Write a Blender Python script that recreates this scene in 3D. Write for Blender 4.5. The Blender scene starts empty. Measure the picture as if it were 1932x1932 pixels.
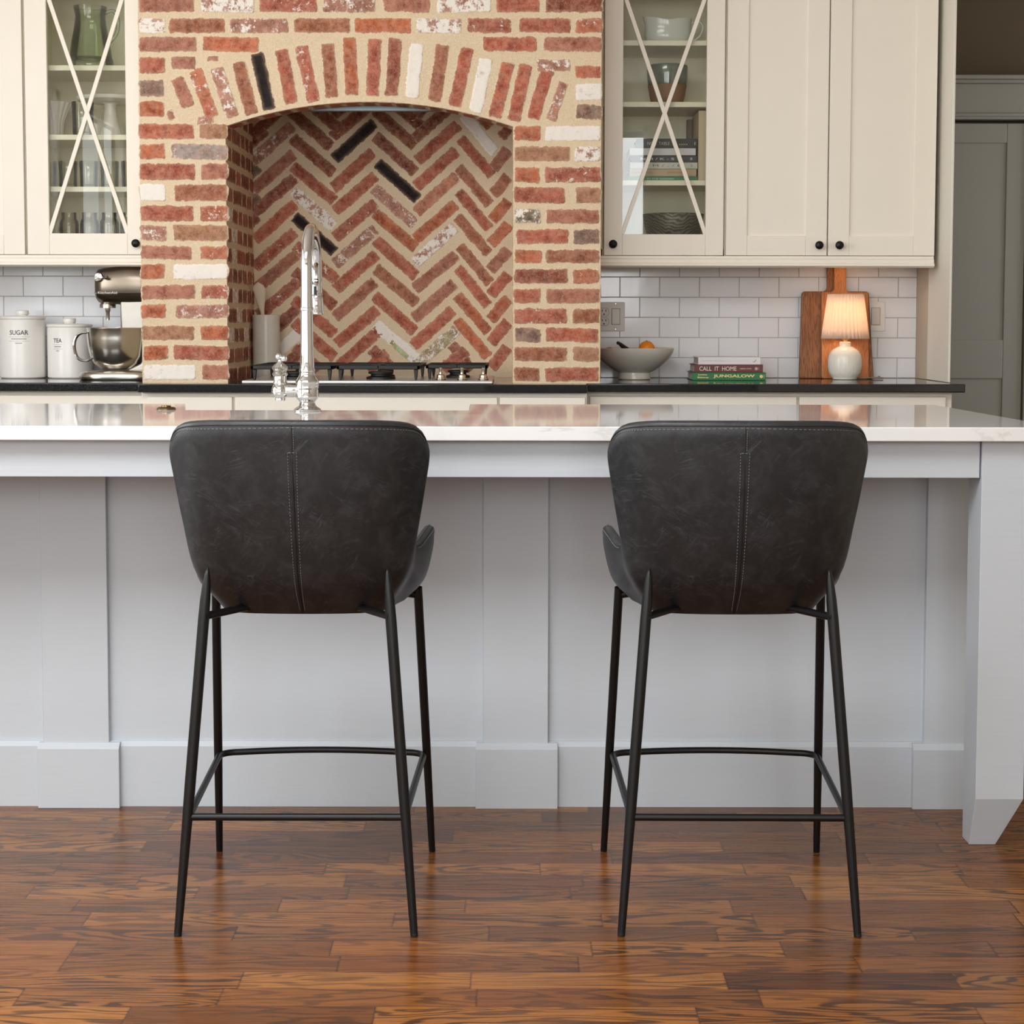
import bpy, math, random
from mathutils import Vector, Matrix, noise
random.seed(7)
C = bpy.context.scene.collection
PI = math.pi
def lin(c):
    if isinstance(c, str):
        c = [int(c[i:i+2], 16)/255 for i in (1, 3, 5)]
    return tuple((v/12.92 if v <= .04045 else ((v+.055)/1.055)**2.4) for v in c[:3]) + (1.0,)

# ------------------------------------------------------------------ camera
cd = bpy.data.cameras.new('camera'); cam = bpy.data.objects.new('camera', cd); C.objects.link(cam)
cd.sensor_fit = 'HORIZONTAL'; cd.sensor_width = 36.0; cd.lens = 36.0*3272.6/1932
cd.shift_y = -(966-824.27)/1932; cd.shift_x = -.0003
cd.clip_start = .05; cd.clip_end = 100
cam.location = (0, 0, 1.1359)
cam.rotation_mode = 'XYZ'
cam.matrix_world = Matrix.Translation((0, 0, 1.1359)) @ Matrix.Rotation(PI/2-.067, 4, 'X') @ Matrix.Rotation(.0015, 4, 'Z')
bpy.context.scene.camera = cam

# ------------------------------------------------------------------ world, lights, exposure
sc = bpy.context.scene
sc.view_settings.view_transform = 'Standard'; sc.view_settings.look = 'None'
sc.view_settings.gamma = 1; sc.view_settings.use_curve_mapping = False
sc.view_settings.exposure = 0.0
sc.cycles.use_denoising = True
sc.cycles.max_bounces = 9; sc.cycles.diffuse_bounces = 5; sc.cycles.glossy_bounces = 5
sc.cycles.transparent_max_bounces = 16; sc.cycles.sample_clamp_indirect = 6
w = bpy.data.worlds.new('world'); sc.world = w; w.use_nodes = True
nt = w.node_tree; bg = nt.nodes['Background']
sky = nt.nodes.new('ShaderNodeTexSky'); sky.sky_type = 'HOSEK_WILKIE'; sky.turbidity = 3.0
sky.sun_direction = (-.5, -.6, .6)
nt.links.new(sky.outputs[0], bg.inputs[0]); bg.inputs[1].default_value = 1.1

def area(name, loc, rot, sx, sy, power, col=(1, 1, 1)):
    l = bpy.data.lights.new(name, 'AREA'); l.shape = 'RECTANGLE'; l.size = sx; l.size_y = sy
    l.energy = power; l.color = col
    o = bpy.data.objects.new(name, l); C.objects.link(o); o.location = loc; o.rotation_euler = rot
    return o
DAY = (.955, .98, 1.0)
# daylight at the windows of the wall behind the camera (facing +y) and of the left wall (facing +x)
area('daylight_front_a', (-2.35, -2.62, 1.95), (PI/2, 0, 0), 1.4, 1.6, 50, DAY)
area('daylight_front_b', (-.70, -2.62, 1.95), (PI/2, 0, 0), 1.3, 1.6, 52, DAY)
area('daylight_front_c', (.70, -2.62, 1.95), (PI/2, 0, 0), 1.0, 1.6, 56, DAY)
area('daylight_left_a', (-3.33, -.9, 1.85), (PI/2, 0, -PI/2), 1.5, 1.7, 36, DAY)
area('daylight_left_b', (-3.33, 1.2, 1.85), (PI/2, 0, -PI/2), 1.5, 1.7, 34, DAY)
area('daylight_left_c', (-3.33, 3.85, 1.85), (PI/2, 0, -PI/2), 2.0, 1.6, 74, DAY)
# broad overhead light added for ceiling bounce over the island's seating side, no fixture
area('ceiling_bounce_light', (-1.3, 1.35, 3.17), (0, 0, 0), 2.4, 1.6, 150, DAY)
area('daylight_hall', (3.43, 7.35, 1.5), (PI/2, 0, PI/2), .8, 1.6, 7, (.86, .93, 1.0))

# ------------------------------------------------------------------ node materials
class N:
    def __init__(s, name):
        s.m = bpy.data.materials.new(name); s.m.use_nodes = True; s.t = s.m.node_tree
        s.b = s.t.nodes['Principled BSDF']; s.out = s.t.nodes['Material Output']
        s.co = s.n('ShaderNodeTexCoord')
    def n(s, ty, **kw):
        x = s.t.nodes.new(ty)
        for k, v in kw.items(): setattr(x, k, v)
        return x
    def set(s, sock, v):
        if isinstance(v, bpy.types.NodeSocket): s.t.links.new(v, sock)
        else: sock.default_value = v
    def math(s, op, a, b=0.0, c=0.0, clamp=False):
        x = s.n('ShaderNodeMath', operation=op); x.use_clamp = clamp
        for i, v in enumerate((a, b, c)): s.set(x.inputs[i], v)
        return x.outputs[0]
    def mapping(s, vec, scale=(1, 1, 1), loc=(0, 0, 0), rot=(0, 0, 0)):
        x = s.n('ShaderNodeMapping'); s.set(x.inputs[0], vec)
        x.inputs[1].default_value = loc; x.inputs[2].default_value = rot; x.inputs[3].default_value = scale
        return x.outputs[0]
    def noise(s, vec, scale, detail=3, rough=.5, dist=0, dim='3D'):
        x = s.n('ShaderNodeTexNoise', noise_dimensions=dim)
        if vec is not None: s.set(x.inputs['Vector'], vec)
        x.inputs['Scale'].default_value = scale; x.inputs['Detail'].default_value = detail
        x.inputs['Roughness'].default_value = rough; x.inputs['Distortion'].default_value = dist
        return x.outputs['Fac']
    def ramp(s, fac, stops):
        x = s.n('ShaderNodeValToRGB'); s.set(x.inputs[0], fac); e = x.color_ramp.elements
        while len(e) < len(stops): e.new(.5)
        for i, (p, c) in enumerate(stops):
            e[i].position = p; e[i].color = lin(c) if not isinstance(c, (int, float)) else (c, c, c, 1)
        return x.outputs[0]
    def mix(s, fac, a, b, mode='MIX'):
        x = s.n('ShaderNodeMix', data_type='RGBA', blend_type=mode)
        s.set(x.inputs[0], fac); s.set(x.inputs[6], a); s.set(x.inputs[7], b)
        return x.outputs[2]
    def bump(s, h, strength=.3, dist=.002):
        x = s.n('ShaderNodeBump'); x.inputs['Strength'].default_value = strength; x.inputs['Distance'].default_value = dist
        s.set(x.inputs['Height'], h); s.t.links.new(x.outputs[0], s.b.inputs['Normal'])
    def P(s, **kw):
        names = dict(col='Base Color', rough='Roughness', metal='Metallic', spec='Specular IOR Level', ior='IOR', coat='Coat Weight',
                     coatr='Coat Roughness', sheen='Sheen Weight', emit='Emission Color', emits='Emission Strength', trans='Transmission Weight', sss='Subsurface Weight')
        for k, v in kw.items(): s.set(s.b.inputs[names[k]], v)
        return s.m

def paint(name, col, rough=.5, var=.04, scale=6, bump=.0, bscale=60, metal=0, spec=.5, coat=0):
    m = N(name); c = lin(col); o = m.co.outputs['Object']
    f = m.noise(o, scale, 4)
    c2 = tuple(v*(1-var*2) for v in c[:3]) + (1,)
    m.P(col=m.mix(f, c2, c), rough=rough, metal=metal, spec=spec, coat=coat)
    if bump: m.bump(m.noise(o, bscale, 4), bump)
    return m.m

M = {}
M['wall'] = paint('wall_paint', '#d6cfc0', .8, bump=.05, bscale=200)
M['wallwarm'] = paint('hall_wall_paint', '#6f604c', .8, bump=.05, bscale=200)
M['wallbeige_shaded'] = paint('shaded_beige_return', '#c2b7a3', .7)  # wall return beige, darkened so the strip's shade sits in the colour
M['ceil'] = paint('ceiling_paint', '#f2f0ea', .9)
M['ivory'] = paint('ivory_paint', '#f0e8da', .38, .02)
M['ivory_in'] = paint('ivory_interior', '#f3ebd2', .5, .02)
M['gable'] = paint('gable_paint', '#e4dfd2', .4, .02)
M['door'] = paint('door_paint', '#aaa79d', .45, .02)
M['black'] = paint('black_metal_paint', '#0a0a0b', .42, .1, 40, spec=.35)
M['castiron'] = paint('cast_iron', '#141312', .5, .2, 60, bump=.2, bscale=300)
M['cream'] = paint('cream_ceramic', '#ece6da', .22, .02)
M['crock'] = paint('crock_glaze', '#d6d0c4', .2, .05, 30)
M['enamel'] = paint('white_enamel', '#efebe6', .28, .01)
M['plate'] = paint('switch_plastic', '#d9d5ce', .35, .01)
M['slot'] = paint('slot_dark', '#1b1a19', .6)
M['print'] = paint('printed_ink', '#4b4b4d', .6)
M['shadowline'] = paint('plastic_gap', '#8f8b84', .6)
M['spoon'] = paint('pale_wood', '#dccbb2', .5, .08, 30)
M['orange'] = paint('orange_peel', '#ef8a12', .4, .06, 12, bump=.5, bscale=220)
M['apple'] = paint('apple_skin', '#a8504a', .35, .2, 14)
M['banana'] = paint('banana_dark', '#2a1c14', .5, .3, 30)
M['pear'] = paint('yellow_fruit', '#d0a060', .45, .12, 14)
M['gravy'] = paint('ironstone', '#dfe1da', .12, .02)
M['cord'] = paint('fabric_cord', '#8a8478', .7, .15, 200)
M['sinkwhite'] = paint('fireclay', '#f1efea', .15, .01)
def metal(name, col, rough, bscale=0):
    m = N(name); o = m.co.outputs['Object']
    r = m.noise(o, 25, 3)
    m.P(col=lin(col), metal=1, rough=m.math('MULTIPLY_ADD', r, rough*.4, rough*.8))
    if bscale:
        m.bump(m.noise(m.mapping(o, (1, 1, bscale)), 40, 2), .05, .001)
    return m.m
M['chrome'] = metal('polished_nickel', '#c9c7c5', .06)
M['steel'] = metal('brushed_steel', '#cfc9c0', .22, 20)
M['pewter'] = metal('pewter_metallic_paint', '#857a6d', .3)
M['bronze'] = metal('aged_bronze', '#6a5639', .3)
M['nickel'] = metal('satin_nickel', '#d8cdb8', .2)
M['stainless'] = paint('stainless_tray', '#d9d7d3', .25, .02, metal=.6)
M['liner'] = metal('hood_steel', '#6d7474', .35)

def glass(name, tint, refl=1.0, edge=0.0):
    m = N(name); t = m.t
    tr = m.n('ShaderNodeBsdfTransparent'); tr.inputs[0].default_value = lin(tint)
    gl = m.n('ShaderNodeBsdfGlossy'); gl.inputs[1].default_value = .01
    fr = m.n('ShaderNodeFresnel'); fr.inputs[0].default_value = 1.5
    fac = m.math('MULTIPLY', fr.outputs[0], refl, clamp=True)
    if edge:
        lw = m.n('ShaderNodeLayerWeight'); lw.inputs[0].default_value = .35
        g2 = m.noise(m.co.outputs['Object'], 90, 2)
        e = m.math('MULTIPLY', lw.outputs['Facing'], edge)
        fac = m.math('ADD', fac, m.math('MULTIPLY', e, g2), clamp=True)
    mx = m.n('ShaderNodeMixShader'); m.set(mx.inputs[0], fac)
    t.links.new(tr.outputs[0], mx.inputs[1]); t.links.new(gl.outputs[0], mx.inputs[2]); t.links.new(mx.outputs[0], m.out.inputs[0])
    return m.m
M['pane'] = glass('window_glass', '#fbfcfa', .85)
M['glassware'] = glass('clear_glassware', '#f6f5f0', 1.1, .14)
M['greenglass'] = glass('pale_green_glass', '#f6faf2', .9, .04)

# leather: charcoal with pale crease scuffs
m = N('charcoal_leather'); o = m.co.outputs['Object']
cl = m.noise(o, 6, 5, .65)
def scuff(rot, seed):
    mp = m.mapping(m.mapping(o, (1, 1, 1), (0, 0, 0), (0, rot, 0)), (9, 9, 60), (seed, seed*.7, seed*.3))
    n_ = m.noise(mp, 1.0, 3, .55, .9)
    return m.ramp(m.math('ABSOLUTE', m.math('SUBTRACT', n_, .5)), [(0, 1.0), (.022, 0.0)])
sc_ = m.math('MAXIMUM', m.math('MULTIPLY', scuff(.9, 3.1), m.ramp(m.noise(o, 13, 3, .6), [(.5, 0.0), (.68, 1.0)])), m.math('MULTIPLY', scuff(-.5, 7.7), m.ramp(m.noise(m.mapping(o, (1, 1, 1), (5, 5, 5)), 12, 3, .6), [(.5, 0.0), (.68, 1.0)])))
sc_ = m.math('MAXIMUM', sc_, m.math('MULTIPLY', scuff(.2, 12.3), m.ramp(m.noise(m.mapping(o, (1, 1, 1), (9, 2, 5)), 15, 3, .6), [(.5, 0.0), (.66, .8)])))
cloud = m.ramp(m.noise(o, 18, 6, .75, .5), [(.45, 0.0), (.8, 1.0)])
f = m.math('ADD', m.math('MULTIPLY', sc_, .20), m.math('MULTIPLY', cloud, .16), clamp=True)
base = m.mix(cl, lin('#17181a'), lin('#232527'))
m.P(col=m.mix(f, base, lin('#707074')), rough=.42, spec=.42)
m.bump(m.noise(o, 160, 4, .6), .15, .001)
M['leather'] = m.m
M['thread'] = paint('grey_thread', '#77777a', .7)
M['welt'] = paint('black_welt', '#0b0b0c', .6)

# bricks (colour carried by each brick) and mortar
def mortar_col(m, o):
    a = m.mix(m.noise(o, 9, 5, .6), lin('#cbb391'), lin('#d9c3a3'))
    return m.mix(m.ramp(m.noise(o, 230, 3, .6), [(.35, 0.0), (.75, 1.0)]), a, lin('#e3d0b4'))
def brickmat():
    m = N('reclaimed_brick'); o = m.co.outputs['Object']
    at = m.n('ShaderNodeAttribute', attribute_name='bcol'); aw = m.n('ShaderNodeAttribute', attribute_name='wash')
    col, edge, wash = at.outputs['Color'], at.outputs['Alpha'], aw.outputs['Fac']
    n1 = m.noise(o, 26, 5, .65)
    bw = m.n('ShaderNodeRGBToBW'); m.set(bw.inputs[0], col); lum = m.math('MULTIPLY', m.math('SUBTRACT', bw.outputs[0], .02), 14, clamp=True)
    c = m.mix(m.ramp(n1, [(.3, 1.0), (.62, 0.0)]), col, m.mix(1.0, col, lin('#b09284'), 'MULTIPLY'))
    c = m.mix(m.math('MULTIPLY', m.ramp(m.noise(o, 55, 6, .8), [(.42, 0.0), (.68, .58)]), lum), c, lin('#d0a08a'))
    c = m.mix(m.ramp(m.noise(o, 210, 2, .5), [(.64, 0.0), (.72, .8)]), c, lin('#5a2c20'))
    c = m.mix(m.math('MULTIPLY', m.math('MULTIPLY', edge, m.noise(o, 48, 4, .7)), .85, clamp=True), c, lin('#cfab92'))
    # lime wash left on some bricks
    n3 = m.noise(o, 34, 6, .8)
    thr = m.math('SUBTRACT', .78, m.math('MULTIPLY', wash, .46))
    wm = m.math('MULTIPLY', m.math('SUBTRACT', n3, thr), 14, clamp=True)
    c = m.mix(wm, c, lin('#ece4da'))
    # mortar smeared over the rim
    n4 = m.noise(o, 95, 4, .7)
    n5 = m.noise(o, 24, 3, .6)
    em = m.math('MULTIPLY', m.math('SUBTRACT', m.math('ADD', edge, m.math('ADD', m.math('MULTIPLY', n4, 1.2), m.math('MULTIPLY', n5, .7))), 1.60), 7, clamp=True)
    c = m.mix(em, c, mortar_col(m, o))
    m.P(col=c, rough=.85, spec=.25)
    h = m.math('ADD', m.noise(o, 70, 6, .7), m.math('MULTIPLY', m.noise(o, 260, 3, .6), .4))
    m.bump(h, .55, .004)
    return m.m
M['brick'] = brickmat()
m = N('lime_mortar'); o = m.co.outputs['Object']
m.P(col=mortar_col(m, o), rough=.95, spec=.15)
m.bump(m.math('ADD', m.noise(o, 35, 5, .6), m.math('MULTIPLY', m.noise(o, 300, 3, .6), .5)), .5, .004)
M['mortar'] = m.m

# quartz worktop, granite, tile
m = N('veined_quartz'); o = m.co.outputs['Object']
mp = m.mapping(o, (.55, 2.2, 2.2), rot=(0, 0, .15))
n1 = m.noise(mp, 1.3, 7, .62, .9)
vein = m.ramp(m.math('ABSOLUTE', m.math('SUBTRACT', n1, .5)), [(0, 1.0), (.012, 0.0)])
n2 = m.noise(mp, .9, 6, .6, 1.4)
soft = m.ramp(m.math('ABSOLUTE', m.math('SUBTRACT', n2, .47)), [(0, 1.0), (.05, 0.0)])
mask = m.ramp(m.noise(o, 2.3, 2), [(.45, 0.0), (.6, 1.0)])
ff = m.math('MULTIPLY', m.math('ADD', m.math('MULTIPLY', vein, .55), m.math('MULTIPLY', soft, .12)), mask, clamp=True)
m.P(col=m.mix(ff, lin('#dfdedd'), lin('#8f8578')), rough=.05, spec=.75)
M['quartz'] = m.m
m = N('black_granite'); o = m.co.outputs['Object']
m.P(col=m.mix(m.ramp(m.noise(o, 500, 2, .6), [(.55, 0.0), (.7, 1.0)]), lin('#1d1d1f'), lin('#4a4b4e')), rough=.06, spec=.6)
M['granite'] = m.m
m = N('white_gloss_tile'); o = m.co.outputs['Object']
m.P(col=m.mix(m.noise(o, 3, 2), lin('#e6e6ea'), lin('#f1f1f4')), rough=.1, spec=.5)
m.bump(m.noise(o, 9, 2), .12, .004)
M['tile'] = m.m
M['grout'] = paint('tile_grout', '#b5ada2', .9)
M['mosaic'] = M['grout']

# island paint
m = N('pale_blue_grey_paint'); o = m.co.outputs['Object']
m.P(col=m.mix(m.noise(m.mapping(o, (1.2, 1, 40)), 10, 3), lin('#b4b9bf'), lin('#bcc1c6')), rough=.36, spec=.45)
m.bump(m.noise(m.mapping(o, (1, 1, 30)), 14, 3), .05, .001)
M['grey'] = m.m

# oak strip floor: planks along x
m = N('oak_strip_floor'); g = m.n('ShaderNodeNewGeometry'); sx = m.n('ShaderNodeSeparateXYZ'); m.set(sx.inputs[0], g.outputs['Position'])
X, Y = sx.outputs[0], sx.outputs[1]
PW = .0762
yy = m.math('DIVIDE', m.math('ADD', Y, .012), PW); row = m.math('FLOOR', yy); fy = m.math('FRACT', yy)
wn = m.n('ShaderNodeTexWhiteNoise', noise_dimensions='1D'); m.set(wn.inputs['W'], row); rr = wn.outputs['Value']
vw = m.math('ADD', m.math('MULTIPLY', X, 2.3), m.math('MULTIPLY', row, 17.37))
vc = m.n('ShaderNodeTexVoronoi', voronoi_dimensions='1D', feature='F1'); m.set(vc.inputs['W'], vw); vc.inputs['Scale'].default_value = 1.0; vc.inputs['Randomness'].default_value = .8
ve = m.n('ShaderNodeTexVoronoi', voronoi_dimensions='1D', feature='DISTANCE_TO_EDGE'); m.set(ve.inputs['W'], vw); ve.inputs['Scale'].default_value = 1.0; ve.inputs['Randomness'].default_value = .8
sc3 = m.n('ShaderNodeSeparateColor'); m.set(sc3.inputs[0], vc.outputs['Color']); pid, pid2, pid3 = sc3.outputs[0], sc3.outputs[1], sc3.outputs[2]
cx = m.n('ShaderNodeCombineXYZ'); m.set(cx.inputs[0], m.math('ADD', m.math('MULTIPLY', X, 1.0), m.math('MULTIPLY', pid, 40)))
m.set(cx.inputs[1], m.math('ADD', m.math('MULTIPLY', Y, 7.5), m.math('MULTIPLY', pid2, 30))); m.set(cx.inputs[2], m.math('MULTIPLY', pid3, 20))
big = m.noise(cx.outputs[0], 1.25, 3, .5, .35)
rings = m.math('SINE', m.math('MULTIPLY', big, 105))
ringm = m.ramp(m.math('MULTIPLY_ADD', rings, .5, .5), [(.50, 0.0), (.88, 1.0)])
cx2 = m.n('ShaderNodeCombineXYZ'); m.set(cx2.inputs[0], m.math('MULTIPLY', X, 6.0)); m.set(cx2.inputs[1], m.math('MULTIPLY', Y, 190.0)); m.set(cx2.inputs[2], pid)
pore = m.noise(cx2.outputs[0], 1.6, 4, .7)
porem = m.ramp(pore, [(.44, 0.0), (.64, 1.0)])
amt = m.ramp(m.noise(cx.outputs[0], .9, 2), [(.38, .25), (.6, 1.0)])
plank = m.ramp(pid2, [(0, '#623a19'), (.3, '#78481f'), (.6, '#8b5726'), (.85, '#9a642d'), (1.0, '#553116')])
c = m.mix(m.math('MULTIPLY', porem, .55), plank, lin('#3a1f0f'))
c = m.mix(m.math('MULTIPLY', m.math('MULTIPLY', ringm, amt), .80), c, lin('#2b1a12'))
c = m.mix(m.math('MULTIPLY', m.ramp(m.noise(g.outputs['Position'], 2.2, 3), [(.5, 0.0), (.7, 1.0)]), .16), c, lin('#7a3010'))
jx = m.ramp(ve.outputs['Distance'], [(0, 1.0), (.006, 0.0)])
dy = m.math('MINIMUM', fy, m.math('SUBTRACT', 1.0, fy)); jy = m.ramp(dy, [(0, 1.0), (.012, 0.0)])
jn = m.math('MAXIMUM', jx, jy)
c = m.mix(m.math('MULTIPLY', jn, .55), c, lin('#1b0d06'))
m.P(col=c, rough=m.math('MULTIPLY_ADD', m.noise(cx.outputs[0], 6, 3), .14, .17), spec=.26, coat=0.0)
m.bump(m.math('ADD', m.math('MULTIPLY', jn, -1.0), m.math('MULTIPLY', porem, -.12)), .25, .001)
M['floor'] = m.m

def wood(name, a, b, cdark, scale=1.0, axis=2):
    m = N(name); o = m.co.outputs['Object']
    s = [9, 9, 9]; s[axis] = .9
    n1 = m.noise(m.mapping(o, tuple(v*scale for v in s)), 3.0, 4, .55, .4)
    r = m.ramp(m.math('MULTIPLY_ADD', m.math('SINE', m.math('MULTIPLY', n1, 60)), .5, .5), [(.4, 0.0), (1, 1.0)])
    s2 = [150, 150, 150]; s2[axis] = 6
    p = m.ramp(m.noise(m.mapping(o, tuple(s2)), 1.5, 3, .7), [(.5, 0.0), (.7, 1.0)])
    c = m.mix(r, lin(a), lin(b)); c = m.mix(m.math('MULTIPLY', p, .5), c, lin(cdark))
    m.P(col=c, rough=.45, spec=.4); return m.m
M['acacia'] = wood('acacia_wood', '#96633c', '#7a4b28', '#54301a')
M['cherry'] = wood('cherry_wood', '#bd7b49', '#ac693a', '#93552c')
M['pale_edge'] = wood('sapwood', '#c08a55', '#a87443', '#8a5a30')

# ------------------------------------------------------------------ mesh builder
class MB:
    def __init__(s): s.v = []; s.f = []; s.mi = []; s.attr = {}
    def add(s, vs, fs, mi=0):
        b = len(s.v); s.v += [tuple(v) for v in vs]; s.f += [tuple(b+i for i in f) for f in fs]; s.mi += [mi]*len(fs); return s
    def box(s, x0, x1, y0, y1, z0, z1, mi=0):
        vs = [(x, y, z) for z in (z0, z1) for y in (y0, y1) for x in (x0, x1)]
        return s.add(vs, [(0, 2, 3, 1), (4, 5, 7, 6), (0, 1, 5, 4), (2, 6, 7, 3), (0, 4, 6, 2), (1, 3, 7, 5)], mi)
    def lathe(s, prof, c=(0, 0, 0), n=40, axis='z', mi=0, flute=0, fn=0):
        vs = []; k = len(prof)
        for i in range(n):
            a = 2*PI*i/n
            for (r, h) in prof:
                if flute: r = r*(1+flute*math.cos(a*fn))
                p = (r*math.cos(a), r*math.sin(a), h)
                if axis == 'y': p = (p[0], p[2], p[1])
                if axis == '-y': p = (p[0], -p[2], p[1])
                if axis == 'x': p = (p[2], p[0], p[1])
                vs.append((c[0]+p[0], c[1]+p[1], c[2]+p[2]))
        fs = [(i*k+j, ((i+1) % n)*k+j, ((i+1) % n)*k+j+1, i*k+j+1) for i in range(n) for j in range(k-1)]
        if axis in ('y',): fs = [f[::-1] for f in fs]
        if prof[0][0] > 1e-6: fs.append(tuple(i*k for i in range(n))[::-1])
        if prof[-1][0] > 1e-6: fs.append(tuple(i*k+k-1 for i in range(n)))
        return s.add(vs, fs, mi)
    def tube(s, pts, r, n=12, closed=False, cap=True, mi=0):
        pts = [Vector(p) for p in pts]; m = len(pts); rs = r if isinstance(r, (list, tuple)) else [r]*m
        tan = []
        for i in range(m):
            a = pts[i-1] if (i or closed) else pts[i]; b = pts[(i+1) % m] if (i < m-1 or closed) else pts[i]
            tan.append((b-a).normalized())
        up = Vector((0, 0, 1)) if abs(tan[0].z) < .9 else Vector((0, 1, 0))
        nrm = (up-tan[0]*up.dot(tan[0])).normalized(); vs = []
        for i in range(m):
            nrm = (nrm-tan[i]*nrm.dot(tan[i])).normalized(); bn = tan[i].cross(nrm)
            for j in range(n):
                a = 2*PI*j/n; vs.append(pts[i]+(nrm*math.cos(a)+bn*math.sin(a))*rs[i])
        fs = [(i*n+j, i*n+(j+1) % n, ((i+1) % m)*n+(j+1) % n, ((i+1) % m)*n+j) for i in range(m if closed else m-1) for j in range(n)]
        if cap and not closed: fs += [tuple(range(n))[::-1], tuple((m-1)*n+j for j in range(n))]
        return s.add(vs, fs, mi)
    def prism(s, poly, d0, d1, axis='y', mi=0):   # polygon (u,v) extruded along axis; y: (u,d,v)  x: (d,u,v)  z: (u,v,d)
        mp = {'y': lambda u, v, d: (u, d, v), 'x': lambda u, v, d: (d, u, v), 'z': lambda u, v, d: (u, v, d)}[axis]
        n = len(poly); vs = [mp(u, v, d0) for u, v in poly]+[mp(u, v, d1) for u, v in poly]
        fs = [tuple(range(n)), tuple(range(2*n-1, n-1, -1))]+[(i, i+n, (i+1) % n+n, (i+1) % n) for i in range(n)]
        return s.add(vs, fs, mi)
    def ball(s, c, r, n=20, sc=(1, 1, 1)):
        return s.lathe([(r*math.sin(PI*i/12)*1.0 if 0 < i < 12 else 0, -r*math.cos(PI*i/12)*sc[2]) for i in range(13)], c, n)

def obj(name, mb, mat, parent=None, base=None, bevel=0, smooth=40, sub=0, seg=2):
    if base is None: base = ROOTS.get(parent.name, (0, 0, 0)) if parent else (0, 0, 0)
    me = bpy.data.meshes.new(name)
    me.from_pydata([(v[0]-base[0], v[1]-base[1], v[2]-base[2]) for v in mb.v], [], mb.f); me.validate(); me.update()
    for mm in (mat if isinstance(mat, (list, tuple)) else [mat]): me.materials.append(mm)
    if any(mb.mi): me.polygons.foreach_set('material_index', mb.mi[:len(me.polygons)])
    for k, (ty, data) in mb.attr.items():
        a = me.attributes.new(k, ty, 'POINT'); a.data.foreach_set('color' if ty == 'FLOAT_COLOR' else 'value', data)
    import bmesh
    bm = bmesh.new(); bm.from_mesh(me); bmesh.ops.recalc_face_normals(bm, faces=bm.faces); bm.to_mesh(me); bm.free()
    if smooth:
        me.polygons.foreach_set('use_smooth', [True]*len(me.polygons)); me.set_sharp_from_angle(angle=math.radians(smooth))
    o = bpy.data.objects.new(name, me); C.objects.link(o)
    if parent: o.parent = parent; ROOTS[o.name] = base
    else: o.location = base; ROOTS[o.name] = base
    if bevel:
        b = o.modifiers.new('bevel', 'BEVEL'); b.width = bevel; b.segments = seg; b.limit_method = 'ANGLE'; b.angle_limit = math.radians(50); b.harden_normals = False
    if sub:
        b = o.modifiers.new('sub', 'SUBSURF'); b.levels = sub; b.render_levels = sub
    return o
ROOTS = {}
def tag(o, label, cat, group=None, kind=None):
    o['label'] = label; o['category'] = cat
    if group: o['group'] = group
    if kind: o['kind'] = kind
    return o
def thing(name, loc, label, cat, group=None):
    o = bpy.data.objects.new(name, None); C.objects.link(o); o.location = loc; o.empty_display_size = .05
    ROOTS[o.name] = tuple(loc); return tag(o, label, cat, group)
def struct(name, mb, mat, bevel=0, smooth=0, label=None, parent=None):
    o = obj(name, mb, mat, parent, bevel=bevel, smooth=smooth)
    if not parent: o['kind'] = 'structure'
    if label: o['label'] = label
    return o
def copy_tree(o, parent=None):
    c = o.copy(); C.objects.link(c)
    if parent: c.parent = parent
    ROOTS[c.name] = ROOTS.get(o.name, (0, 0, 0))
    for ch in [x for x in bpy.data.objects if x.parent == o]: copy_tree(ch, c)
    return c
def text(name, s, x0, x1, z0, z1, y, mat, parent, bold=0, th=.0004):
    cu = bpy.data.curves.new('t', 'FONT'); cu.body = s; cu.size = 1; cu.offset = bold; cu.extrude = .01; cu.resolution_u = 3
    to = bpy.data.objects.new('t', cu); C.objects.link(to)
    dg = bpy.context.evaluated_depsgraph_get(); me = bpy.data.meshes.new_from_object(to.evaluated_get(dg))
    vs = [v.co.copy() for v in me.vertices]; fs = [tuple(p.vertices) for p in me.polygons]
    bpy.data.objects.remove(to); bpy.data.curves.remove(cu); bpy.data.meshes.remove(me)
    a0, a1 = min(v.x for v in vs), max(v.x for v in vs); b0, b1 = min(v.y for v in vs), max(v.y for v in vs)
    out = []
    for v in vs:
        out.append((x0+(v.x-a0)/(a1-a0)*(x1-x0), y-th*(1 if v.z > 0 else 0), z0+(v.y-b0)/(b1-b0)*(z1-z0)))
    return obj(name, MB().add(out, fs), mat, parent, smooth=0)
def rbox(mb, x0, x1, z0, z1, y0, y1, r, n=5, mi=0):
    poly = []
    for cx_, cz_, a0 in ((x1-r, z1-r, 0), (x0+r, z1-r, PI/2), (x0+r, z0+r, PI), (x1-r, z0+r, 1.5*PI)):
        for i in range(n+1):
            a = a0+PI/2*i/n; poly.append((cx_+r*math.cos(a), cz_+r*math.sin(a)))
    return mb.prism(poly, y0, y1, 'y', mi)
def crom(P, t):
    n = len(P)-1; t = min(max(t, 0), n-1e-9); i = int(t); u = t-i
    g = lambda k: Vector(P[min(max(k, 0), n)])
    p0, p1, p2, p3 = (2*g(0)-g(1) if i == 0 else g(i-1)), g(i), g(i+1), (2*g(n)-g(n-1) if i+2 > n else g(i+2))
    return .5*((2*p1)+(p2-p0)*u+(2*p0-5*p1+4*p2-p3)*u*u+(3*p1-p0-3*p2+p3)*u**3)

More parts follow.
